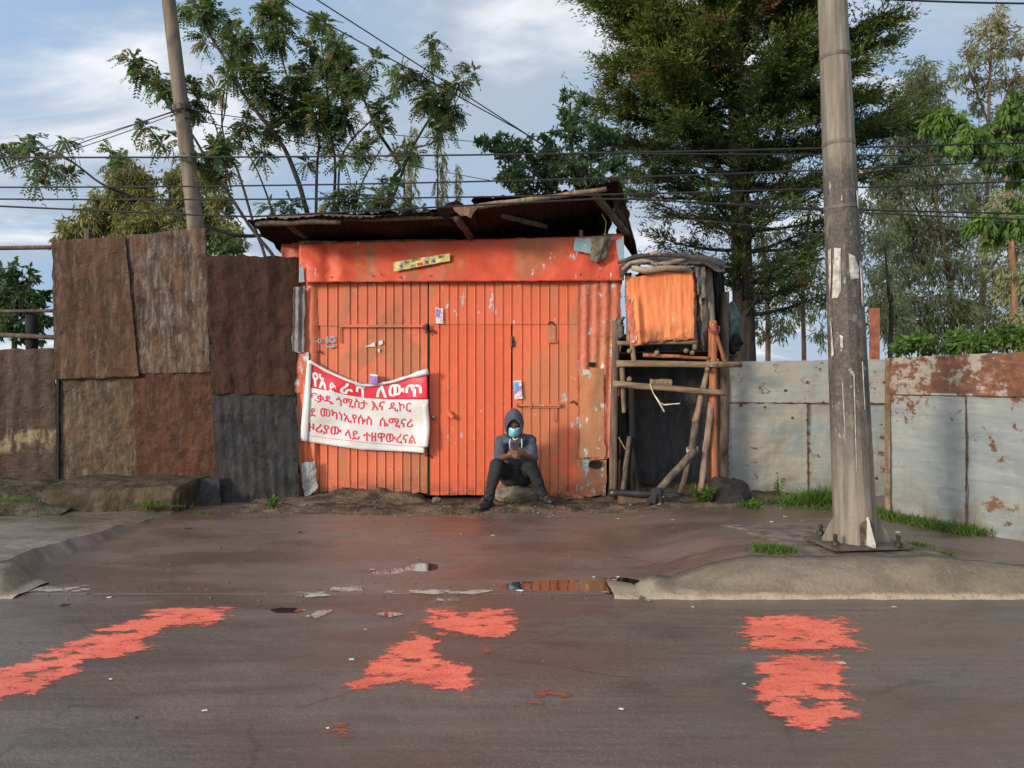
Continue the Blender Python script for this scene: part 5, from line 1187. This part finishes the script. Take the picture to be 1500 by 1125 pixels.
for k in range(70):
    x, y = random.Random(k).choice([(75,225),(100,250),(205,205),(240,215),(322,140),(315,145),(215,210),(265,225),(60,250),(180,240),(105,235)])
    r_ = random.Random(k+99); p = W(x+r_.uniform(-12, 12), y+r_.uniform(-5, 5), 9.9+r_.uniform(-.2, .2)); e = Vector((r_.uniform(-.05, .05), r_.uniform(-.03, .03), -r_.uniform(.10, .19)))
    pods.tube([p, p+e*.5+Vector((.01, 0, 0)), p+e], [.003, .007, .003], 4)
pods.build('pods', M_POD, podt)
# acacia bush rising behind the right half of the roof
def leaf_tree(name, label, cat, D, stems, clumps, mat, bark, ll=.10, lw=.04, n_=60, hang=.0, group=None, dens=1.0, ripe=0.0, jit=.5, twig=.006, basex=None, sq=(1, 1, 1), inner=.5):
    base = Vector((X(stems[0][0][0][0], D) if basex is None else basex, D, 0)); t = thing(name, base, label, cat, group)
    trunk('trunk', [([base-Vector((0, 0, .1))]*(1 if L[0][1] < 560 and k == 0 else 0)+jp(L, D, k+int(D*7)), r0, r1) for k, (L, r0, r1) in enumerate(stems)], bark, t)
    Qs = []; T = []; m = MB()
    for x, y, r in clumps:
        rm = r*(1.25 if mat is M_GUM else 1)/F*D; c = np.array(W(x, y, D+rng.uniform(-jit, jit))); n = int(n_*dens*(9.0 if mat is M_GUM else 5.5 if mat is M_BROAD else 3.0)*(r/20)**2)+8
        ns = max(3, n//14); sub = c+ball(ns, rm, sq, inner); k = rng.integers(0, ns, n)        # leaves gather in sprigs
        P = sub[k]+rng.normal(size=(n, 3))*rm*.13
        d = unit(rng.normal(size=(n, 3))*(1-hang*.7)+unit(P-c)*.5+np.array([0, 0, -1.0])*hang*1.6); L = ll*rng.uniform(.6, 1.25, n)
        Qs.append(diamonds(P, d, 1.25*lw*rng.uniform(.7, 1.2, n), 1.15*L)); tb = np.clip(rng.normal(.40, .18, ns)[k]+rng.normal(0, .13, n), 0, .84); T.append(np.where(rng.random(ns)[k] < ripe, .95, tb))
        for q in sub[:max(2, ns//2)]: m.tube([c-np.array([0, 0, rm*.3]), (c+q)/2, q], [twig, twig*.8, twig*.5], 4, cap=False)
    quads_mesh('crown', np.concatenate(Qs), np.concatenate(T), mat, t, None, m, bark); return t
leaf_tree('bushy_tree', 'dark bushy tree between the feathery trees and the big conifer', 'tree', 12.5, [([(850,330),(848,290),(842,250),(836,200),(835,150)], .07, .02), ([(845,300),(790,260),(740,220)], .03, .012), ([(848,280),(880,240),(900,210)], .03, .012)],
    [(704,206,10),(722,214,14),(745,222,18),(770,216,18),(755,250,24),(790,236,24),(815,226,20),(840,200,17),(800,268,26),(762,272,20),(742,262,12),(835,245,24),(870,225,24),(860,265,24),(830,140,10),(826,165,11),(845,172,11),(836,185,14),(852,150,9),(893,205,20),(900,245,22),(875,195,14),(812,190,8),(800,210,12),(735,205,10),(900,280,20)], M_BUSH, M_BARK, .085, .034, 105, .15, dens=1.35)
# --- big conifer
def conifer():
    D = 15.5; base = Vector((X(1092, D), D, 0)); t = thing('cypress_tree', base, 'huge dark conifer with feathery lit sprays behind the stand and power pole', 'tree')
    tp = [(base-Vector((0, 0, .2)), .27), (W(1091, 520, D), .22), (W(1084, 300, D), .19), (W(1076, 60, D), .16), (W(1072, -200, D), .10), (W(1072, -420, D), .03)]
    m = MB(); m.tube([p for p, _ in tp], [r for _, r in tp], 12, .12, 2); m.build('trunk', M_BARKC, t, smooth=True)
    cx = lambda z: base.x-.0
    Qs = []; T = []; tw = MB(); r_ = random.Random(5)
    br = []
    for i in range(210):
        z = lerp(2.6, 14.5, (i+.5)/210)+r_.uniform(-.15, .15); az = i*2.39996+r_.uniform(-.4, .4)
        full = (2.6 if z < 5 else 3.35) if z < 10 else lerp(3.35, .4, (z-10)/4.6)
        L = full*r_.uniform(.55, 1.0)*(.8 if z < 4.2 else 1)
        br.append((z, az, L))
    for i, (z, az, L) in enumerate(br):
        d = np.array([math.cos(az), math.sin(az)*.85, 0]); p0 = np.array([X(lerp(1091, 1072, min(1, z/16)), D), D, z])
        rise = r_.uniform(-.12, .32); low = z < 4.8
        path = [p0+d*L*s+np.array([0, 0, L*(rise*s+.18*s*s)]) for s in np.linspace(0, .95, 6)]
        tw.tube(path, [.05*(1-.82*s) for s in np.linspace(0, 1, 6)], 5, cap=False)
        ns = int((13 if z < 5.6 else 34)*L/2.6)+2; dead = r_.random() < .02
        for k in range(ns):
            s = (.22 if not low else .30)+(.80 if not low else .7)*(k/ns)**.75; p = p0+d*L*s+np.array([0, 0, L*(rise*s+.18*s*s)])
            side = np.array([-d[1], d[0], 0])*r_.uniform(-1, 1)
            sd = unit(d*1.0+side*.9+np.array([0, 0, r_.uniform(-.1, .65)]))[None, :][0]; sl_ = r_.uniform(.4, .85)
            nf = 7 if not low else 5; per = 16 if not low else 11; n = nf*per; f = np.repeat(np.arange(nf), per)
            fd = unit(sd+rng.normal(size=(nf, 3))*np.array([.42, .42, .26])); fl = sl_*rng.uniform(.55, 1.0, nf); fs_ = p+sd*(rng.random((nf, 1))*sl_*.45)
            u = rng.random(n); P = fs_[f]+fd[f]*(u*fl[f])[:, None]+rng.normal(size=(n, 3))*.022; dd = unit(fd[f]+rng.normal(size=(n, 3))*.45)
            Qs.append(diamonds(P, dd, .026, rng.uniform(.07, .16, n)*(1.15-.5*u)))
            if dead or r_.random() < .03: tb = np.full(n, .95)
            else:
                b0 = r_.gauss(.10, .15)+.75*max(0, s-.62)+(.14 if z > 6 else -.12); tb = np.clip(b0+rng.normal(0, .09, n)+.22*u, 0, .84)  # lit tips and upper sprays tinted light, shaded interior tinted dark
            T.append(tb)
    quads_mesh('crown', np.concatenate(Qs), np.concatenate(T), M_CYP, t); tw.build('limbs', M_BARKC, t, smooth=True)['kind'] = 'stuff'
conifer()
# --- gum trees on the right, beyond the fence
GT = 'gum trees beyond the sheet fence'
leaf_tree('gum_tree', 'thin gum tree with twin brown trunks left of the power pole', 'tree', 19, [([(1125,530),(1124,440),(1118,360),(1110,300)], .075, .04), ([(1124,440),(1150,400),(1165,370)], .03, .015)],
    [(1130,395,24),(1108,420,20),(1150,430,24),(1095,455,20),(1140,470,22),(1118,350,22),(1150,370,18),(1085,400,14),(1115,490,12)], M_GUM, M_BARKE, .16, .03, 40, .6, GT, 1, .06)
leaf_tree('gum_tree', 'slim gum tree standing close behind the power pole', 'tree', 20, [([(1178,530),(1176,430),(1180,360),(1186,300)], .07, .035), ([(1176,430),(1200,380)], .03, .015)],
    [(1185,400,26),(1205,440,24),(1170,455,20),(1192,350,24),(1165,400,18),(1205,490,16),(1180,310,20),(1275,300,24),(1282,350,26),(1272,400,22),(1295,430,22),(1285,260,22)], M_GUM, M_BARKE, .16, .03, 36, .6, GT, 1, .06)
leaf_tree('gum_tree', 'pale gum tree with rounded top right of the power pole', 'tree', 22, [([(1395,540),(1392,420),(1375,320),(1360,220),(1352,110)], .12, .03), ([(1385,380),(1340,300),(1320,250)], .04, .015), ([(1390,420),(1420,350),(1430,300)], .04, .015)],
    [(1350,105,20),(1340,130,24),(1362,135,22),(1330,165,22),(1370,170,24),(1345,195,28),(1320,215,24),(1375,220,26),(1310,260,28),(1350,265,30),(1395,275,28),(1320,310,30),(1365,330,28),(1300,350,24),(1340,380,30),(1385,385,28),(1320,430,28),(1365,440,28),(1400,340,24),(1305,400,22),(1345,480,24),(1320,490,22),(1372,490,24),(1400,495,22),(1418,460,24),(1335,345,26),(1300,265,20),(1295,455,22),(1395,450,24),(1300,300,20),(1420,400,20)], M_GUM, M_BARKE, .18, .034, 58, .65, GT, 1, .08)
leaf_tree('gum_tree', 'tall open topped gum tree with brownish leaves near right edge', 'tree', 24, [([(1432,540),(1440,420),(1446,300),(1448,180),(1452,60)], .13, .03), ([(1447,240),(1470,150),(1490,100)], .05, .015), ([(1448,180),(1425,120),(1415,80)], .04, .012), ([(1440,420),(1470,360),(1500,300)], .04, .015)],
    [(1455,28,18),(1440,50,18),(1472,45,16),(1425,80,18),(1460,78,20),(1490,70,18),(1415,110,18),(1445,120,16),(1480,120,20),(1430,150,18),(1500,130,20),(1450,230,24),(1480,260,26),(1430,280,24),(1470,330,28),(1440,370,26),(1500,360,28),(1460,420,28),(1490,450,26),(1430,460,22),(1452,485,24),(1480,490,22),(1508,480,24),(1500,420,24),(1440,320,24),(1415,300,22),(1510,280,24),(1470,180,20),(1520,200,24)], M_GUM, M_BARKE, .19, .036, 44, .5, GT, 1, .5)
leaf_tree('gum_tree', 'gum tree with straight orange brown trunk at the right edge', 'tree', 16.5, [([(1489,520),(1484,400),(1478,300),(1474,240)], .075, .05), ([(1484,400),(1500,340)], .025, .012)],
    [(1470,300,20),(1500,330,24),(1455,350,20),(1510,400,24),(1480,430,20),(1500,470,20),(1465,395,16)], M_GUM, M_BARKE, .15, .03, 44, .6, GT, 1, .05)
leaf_tree('gum_tree', 'dark slender gum tree rising behind the red fence post', 'tree', 18, [([(1304,530),(1306,450),(1302,425)], .06, .05), ([(1302,430),(1296,360)], .03, .015)], [(1290,440,18),(1312,460,20),(1286,480,16),(1325,490,16),(1300,400,16),(1296,355,16)], M_GUM, M_BARKC, .15, .03, 40, .6, GT, 1, .04)
# nearer broadleaf tree reaching in from the right
leaf_tree('broadleaf_tree', 'glossy broad leaved tree with drooping leaves reaching in from the right edge', 'tree', 10.5, [([(1610,560),(1600,400),(1585,270),(1560,210),(1500,190),(1430,195),(1370,185)], .10, .012), ([(1585,300),(1520,320),(1450,325)], .03, .008), ([(1560,210),(1500,165),(1475,150)], .025, .01)],
    [(1358,180,15),(1378,172,18),(1400,182,20),(1425,195,20),(1388,205,16),(1450,200,22),(1480,160,20),(1470,190,22),(1500,175,24),(1500,215,24),(1460,228,18),(1435,222,16),(1410,218,14),(1490,245,20),(1445,318,18),(1425,330,14),(1470,330,18),(1500,322,20),(1455,345,12),(1485,302,14),(1530,250,26),(1540,180,26),(1530,330,22),(1485,140,12)], M_BROAD, M_BARK, .125, .036, 50, .75, None, 1.0, 0, .3, .006, X(1612, 10.5))
# left: yellow-green tree behind the patchwork fence, bush and shrubs
leaf_tree('yellow_tree', 'dense yellowish gum tree behind the patchwork fence and wooden pole', 'tree', 19, [([(205,560),(205,440),(200,340),(195,280)], .14, .05), ([(205,440),(280,330),(290,270)], .08, .03)],
    [(190,250,18),(175,270,22),(205,265,22),(155,295,24),(185,300,28),(215,295,26),(130,320,24),(160,330,28),(195,335,28),(105,335,18),(120,350,22),(230,320,24),(265,270,22),(285,255,18),(300,265,20),(265,300,26),(295,300,28),(320,290,20),(270,335,26),(305,335,28),(330,330,22),(345,350,16),(240,345,22),(330,360,20),(90,355,14),(250,262,14)], M_GUMY, M_BARKE, .17, .036, 150, .6, None, 1.1, .15)
leaf_tree('bush', 'dark leafy bush behind the rail fence at the far left', 'bush', 10.8, [([(20,540),(22,480),(25,440)], .05, .02), ([(22,480),(50,440)], .02, .01)], [(10,395,20),(30,410,22),(5,420,22),(45,430,16),(20,440,24),(55,440,12),(0,460,22),(35,460,22),(60,465,14),(15,480,22),(50,485,18),(-15,440,24),(65,430,8)], M_BUSH, M_BARK, .09, .04, 62, .4)
leaf_tree('shrub', 'dark green shrub behind the roof corner and patchwork fence', 'shrub', 13, [([(335,440),(336,370)], .04, .02)], [(330,350,18),(345,362,16),(318,362,14),(352,375,12),(300,365,12)], M_BUSH, M_BARK, .10, .04, 60, .4)
for k, (cl, lab) in enumerate(([[(1330,505,13),(1345,500,14),(1362,508,13),(1318,512,9)], 'round leafy shrub showing over the fence just right of the power pole'], [[(1392,500,14),(1408,494,14),(1425,500,14),(1440,508,10)], 'middle leafy shrub showing over the angled fence'], [[(1458,498,14),(1475,490,15),(1492,496,14),(1510,500,14)], 'leafy shrub over the angled fence at the right edge'])):
    x = cl[1][0]; leaf_tree('shrub', lab, 'shrub', 11.2, [([(x, 600), (x, 510)], .03, .015)], cl, M_BROAD, M_BARK, .10, .045, 80, .3, 'shrubs behind the angled fence')
# far weeping conifers
for k, (x, y, h_) in enumerate(((592,198,1.0),(602,185,1.1),(641,180,1.1),(648,225,1.0),(668,240,.8))):
    D = 34+k; base = Vector((X(x, D), D, 0)); top = W(x, y, D)
    t = thing('slender_conifer', base, 'slender pale weeping conifer far behind the roof', 'tree', 'slender conifers far behind the roof')
    m = MB(); m.tube([base, top], [.12, .02], 5); m.build('trunk', M_BARK, t)
    n = 650; u = rng.random(n); H = top.z-3.5; z = top.z-u*H; rr = (.08+.42*np.minimum(1, u*1.7))*(.6+.4*np.sin(u*40+k))
    a = rng.random(n)*6.28; P = np.stack([base.x+np.cos(a)*rr*rng.random(n)**.5+.12*(1-u), D+np.sin(a)*rr*rng.random(n)**.5, z], 1)
    d = unit(np.stack([np.cos(a)*.5, np.sin(a)*.5, np.full(n, -.9)], 1)+rng.normal(size=(n, 3))*.2)
    quads_mesh('crown', diamonds(P, d, .07, .36), np.clip(rng.normal(.4, .2, n), 0, .84), M_FAR, t)

# ================================================================ CABLES
M_CABLE = plain('cable_black', (.018, .018, .02), .5, .1)
def cable(pts, D0, D1, r, label, group, sag=True):
    n = len(pts); P = []
    xs = [p[0] for p in pts]
    for i in range(41):
        x = lerp(xs[0], xs[-1], i/40)
        # quadratic through the given picks keeps the sag smooth
        y = np.interp(x, xs, [p[1] for p in pts]) if n != 3 else float(np.polyval(np.polyfit(xs, [p[1] for p in pts], 2), x))
        P.append(W(x, y, lerp(D0, D1, i/40)))
    m = MB().tube(P, r, 6); tag(m.build('overhead_cable', M_CABLE), label, 'cable', group)
GC = 'overhead cables crossing in front of the trees'
cable([(-500,226),(500,229),(2000,190)], 6.6, 6.6, .0075, 'topmost thick black cable crossing the whole view', GC)
cable([(-500,270),(500,270),(2000,205)], 6.5, 6.5, .0068, 'second thick black cable from the top, crossing above the roof', GC)
cable([(-500,284),(500,291),(2000,240)], 6.4, 6.4, .0068, 'third black cable from the top, just over the roof', GC)
cable([(-500,280),(360,318),(900,290),(1200,306),(2000,325)], 6.5, 7.2, .0078, 'lowest black cable, touching the roof edge line', GC)
GD = 'thin wires to the poles'
cable([(380,-40),(425,5),(760,190),(900,280)], 9, 12, .008, 'lower of the two slanting wires above the feathery trees', GD)
cable([(420,-30),(465,0),(800,215),(900,285)], 9, 12, .008, 'upper of the two slanting wires above the feathery trees', GD)
cable([(-200,330),(0,252),(266,160)], 9.4, 9.4, .006, 'thin wire from far left up to the band on the wooden pole', GD)
cable([(-200,300),(90,225),(266,163)], 9.3, 9.4, .005, 'lower thin wire climbing to the band on the wooden pole', GD)
cable([(-200,240),(100,208),(266,158)], 9.5, 9.4, .004, 'shallowest thin wire climbing to the band on the wooden pole', GD)
cable([(270,160),(500,190),(740,210)], 9.4, 14, .006, 'thin wire running right from the wooden pole through the feathery leaves', GD)
cable([(270,172),(500,222),(760,272)], 9.4, 14, .006, 'lower thin wire running right from the wooden pole to the bushy tree', GD)
cable([(860,225),(1100,226),(1900,236)], 7.5, 7, .006, 'thin wire crossing the conifer below the topmost cable', GD)
cable([(920,290),(1200,308),(2000,330)], 7.6, 7, .007, 'thin wire leaving the roof end towards the right', GD)
cable([(1260,-3),(1500,5),(1800,0)], 7, 7, .009, 'short piece of cable in the top right corner', GD)
cable([(940,318),(1100,330),(1210,345)], 10, 9, .005, 'faint thin wire low across the conifer trunk', GD)

# ================================================================ WEEDS AND LITTER
M_GRASS = leafmat('grass_blade', (.035, .085, .012), (.10, .19, .025), (.16, .15, .05), .35)
def blades(cx, cy, zf, rx, ry, n, h0, h1, lean=.5, w_=.008):
    P = np.stack([cx+rng.normal(size=n)*rx*.5, cy+rng.normal(size=n)*ry*.5, np.zeros(n)], 1); P[:, 2] = [zf(a, b_)-.01 for a, b_ in P[:, :2]]
    d = unit(np.stack([rng.normal(size=n)*lean, rng.normal(size=n)*lean, np.ones(n)], 1)); h = rng.uniform(h0, h1, n); S = unit(np.cross(d, rng.normal(size=(n, 3))))
    mid = P+d*(h*.55)[:, None]; tip = P+d*h[:, None]+np.stack([d[:, 0], d[:, 1], -.3*np.ones(n)], 1)*(h*.35)[:, None]*lean
    w2 = w_/2; return np.stack([P-S*w2, mid+S*w2*.9, tip, mid-S*w2*.9], 1)
zall = lambda x, y: max(h_ap(x, y), h_dirt(x, y) if 7 < y < 9.3 and -2.75 < x < 3.3 else -1)
Qg = []
for (px, py, rx, ry, n, h0, h1) in ((1195,745,.30,.10,800,.06,.20),(1205,745,.16,.08,260,.15,.30),(1160,745,.20,.10,260,.05,.12),(1260,757,.3,.08,420,.04,.10),(1225,750,.35,.10,400,.03,.08)):
    p = GP(px, py, .05); p.y = min(p.y, 8.42); Qg.append(blades(X(px, p.y), p.y, zall, rx, ry, n, h0, h1))
for k in range(26):
    t = -.15+k/26*.78; p = ap(t, 0); Qg.append(blades(p.x-.10, p.y-.03, zall, .14, .10, 90, .03, .10+.05*random.Random(k).random()))
for (px, py, rx, ry, n, h0, h1, z) in ((1132,806,.13,.10,700,.03,.075,.17),(1195,800,.06,.05,70,.02,.05,.17),(1345,800,.08,.10,110,.02,.06,.15),(1385,812,.06,.06,70,.02,.05,.15),(1110,790,.10,.03,60,.01,.03,.15),(300,752,.08,.04,80,.02,.05,.03),(230,742,.3,.04,260,.02,.06,.11),(20,735,.2,.05,160,.02,.07,.17),(95,728,.2,.05,140,.02,.06,.17)):
    p = GP(px, py, z); zf = (lambda x, y, z=z: z) if px < 400 else zall
    Qg.append(blades(p.x, p.y, zf, rx, ry, n, h0, h1))
Qg = np.concatenate(Qg); tg = np.clip(rng.normal(.45, .22, len(Qg)), 0, .84); tg[rng.random(len(Qg)) < .06] = .95
tag(quads_mesh('grass', Qg, tg, M_GRASS), 'short bright grass growing along the fence feet and pavement cracks', 'grass', kind='stuff')
def weed(label, px, py, D, nl, R_, H, ll, lw, zb, name='weed'):
    c = np.array([X(px, D), D, zb]); t = thing(name, Vector(c), label, 'weed', 'green weeds at the foot of the stand and fences')
    m = MB(); Qs = []; r_ = random.Random(int(px))
    for k in range(max(5, nl//16)):
        a = r_.uniform(0, 6.28); e = c+np.array([math.cos(a)*R_*r_.random(), math.sin(a)*R_*.6*r_.random(), H*r_.uniform(.5, 1)]); mid = (c+e)/2+np.array([0, 0, .12*H])
        m.tube([c, mid, e], [.004, .003, .002], 4, cap=False)
        n = 16; u = rng.uniform(.25, 1, n)[:, None]; P = np.where(u < .5, c+(mid-c)*u*2, mid+(e-mid)*(u-.5)*2)
        d = unit(rng.normal(size=(n, 3))*np.array([1, .8, .5])+np.array([0, 0, .25])); Qs.append(diamonds(P, d, lw, ll*rng.uniform(.6, 1.2, n), np.tile([0, -.4, 1.0], (n, 1))+rng.normal(size=(n, 3))*.4))
    Q = np.concatenate(Qs); quads_mesh('leaves', Q, np.clip(rng.normal(.5, .2, len(Q)), 0, .84), M_GRASS, t, None, m, M_GRASS)
weed('tall leafy weed in front of the pole stand left of the black boulder', 1032, 752, 7.75, 200, .20, .30, .07, .022, .03)
weed('low broad leaved weed below the fallen log', 1003, 755, 7.65, 110, .17, .09, .05, .028, .03)
weed('fern like weed right of the black boulder by the fence', 1098, 762, 7.55, 170, .20, .13, .08, .018, .03)
weed('small green plant at the foot of the dark grey tin sheet', 401, 750, 7.85, 70, .10, .12, .055, .035, .02)
weed('thin tall weed against the cream fence behind the boulder', 1140, 742, 8.3, 60, .10, .32, .05, .014, .04)
weed('small weed growing on top of the black boulder', 1078, 713, 7.85, 40, .06, .05, .03, .02, .16)
weed('little plant at the moss edge of the concrete plinth', 215, 742, 7.55, 60, .10, .09, .045, .022, .06)
# scraps of litter, each its own little crumpled piece
M_LIT = [plain('litter_white', (.62, .61, .58), .7, .1), plain('litter_pink', (.60, .25, .22), .7, .2), plain('litter_blue', (.10, .35, .55), .6, .2), plain('litter_tan', (.40, .33, .22), .8, .3), plain('litter_dark', (.03, .025, .022), .8, .3)]
LIT = [(118,798,1,.05,'pink scrap of litter beside the path edge'),(160,876,0,.035,'white scrap lying at the gutter left of the first paint mark'),(545,835,3,.03,None),(675,783,0,.02,None),(722,785,0,.03,None),(762,866,0,.045,'white crumpled wrapper at the left tip of the orange puddle'),(886,868,1,.03,'white and pink scrap at the edge of the orange puddle'),(900,850,3,.03,None),(905,846,0,.025,None),(870,846,0,.02,None),(950,881,2,.022,'tiny blue scrap at the tip of the kerb'),(1232,972,3,.035,'tan chip on the middle paint block at right'),(795,970,3,.012,None),(515,967,0,.02,'lone white chip on the road left of the wedge mark'),(162,996,0,.018,None),(300,1042,0,.018,None),(480,1068,0,.015,None),(535,923,1,.02,'red and white bit of litter left of the orange bar'),(1090,1003,0,.014,None),(1410,828,0,.03,'white scrap on the pavement before the angled fence'),(1315,780,0,.03,None),(1130,765,0,.035,None),(1150,757,0,.03,None),(1175,763,3,.03,None),(905,760,0,.02,None),(940,756,3,.025,None),(985,762,3,.03,None),(590,752,0,.02,None),(600,756,3,.025,None),(650,742,3,.02,None),(548,752,0,.02,None),(788,752,0,.02,None),(805,757,3,.03,None),(826,762,3,.02,None),(838,752,0,.014,None),(745,741,0,.018,None),(440,780,4,.05,'dark leaf of litter on the asphalt below the dark tin sheet'),(275,775,4,.05,'dark flat scrap on the asphalt near the path edge'),(200,1052,4,.02,None),(95,887,4,.04,'dark twig of litter near the left end of the gutter'),(1015,890,0,.018,None),(1310,890,3,.03,None),(910,1040,0,.02,None)]
for k, (px, py, mi, s, lab) in enumerate(LIT):
    p = GP(px, py, .0); z = 0
    for _ in range(4):
        z = h_dirt(p.x, p.y) if 7.1 < p.y < 9.2 and -2.75 < p.x < 3.3 else (h_ap(p.x, p.y) if p.y > 4.78 else 0)
        z = max(z, h_ap(p.x, p.y) if p.y > 4.78 else 0); p = GP(px, py, z)
    m = MB(); r_ = random.Random(k); s *= .75
    def lf_(u, v): 
        q = Vector(((u-.5)*s*(1.5+r_.random()*.02), (v-.5)*s*1.1, s*.18*abs(fn(u*3+k, v*3))+.004)); a = k*1.7
        return p+Vector((q.x*math.cos(a)-q.y*math.sin(a)*.8, q.x*math.sin(a)*.6+q.y*math.cos(a), q.z))+Vector((.2*s*fn(u*4, v*4, k), .2*s*fn(u*4, v*4, k+9), 0))
    o = m.grid(lf_, 5, 5).build('paper_scrap' if mi < 3 else 'debris_scrap', M_LIT[mi], solid=.001)
    if lab: tag(o, lab, 'litter')
    else: tag(o, ('small pale scrap of litter on the ground', 0, 0, 'small tan scrap of litter on the ground', 'small dark scrap of litter on the ground')[mi], 'litter', ('pale litter scraps', 0, 0, 'tan litter scraps', 'dark litter scraps')[mi])
# pebbles and grit in the dirt
gm = MB()
for k in range(230):
    r_ = random.Random(k*7+1); x = r_.uniform(-2.6, 3.2); y = r_.triangular(7.3, 8.4, 7.6); s = r_.uniform(.004, .014)*(1.6 if r_.random() < .08 else 1)
    gm.blob((x, y, zall(x, y)+s*.3), (s*1.2, s, s*.7), k, .4, 1)
for k in range(260):
    r_ = random.Random(k*11+3); x = r_.uniform(-4, 4); y = r_.gauss(4.85, .12) if k % 3 else r_.uniform(5, 7.4); s = r_.uniform(.003, .010)
    gm.blob((x, y, (h_ap(x, y) if y > 4.77 else 0)+s*.3), (s*1.3, s, s*.6), k, .4, 1)
tag(gm.build('gravel', plain('grit', (.12, .095, .07), .9, .5, 30)), 'scattered grit and pebbles on the dirt and along the gutter', 'gravel', kind='stuff')
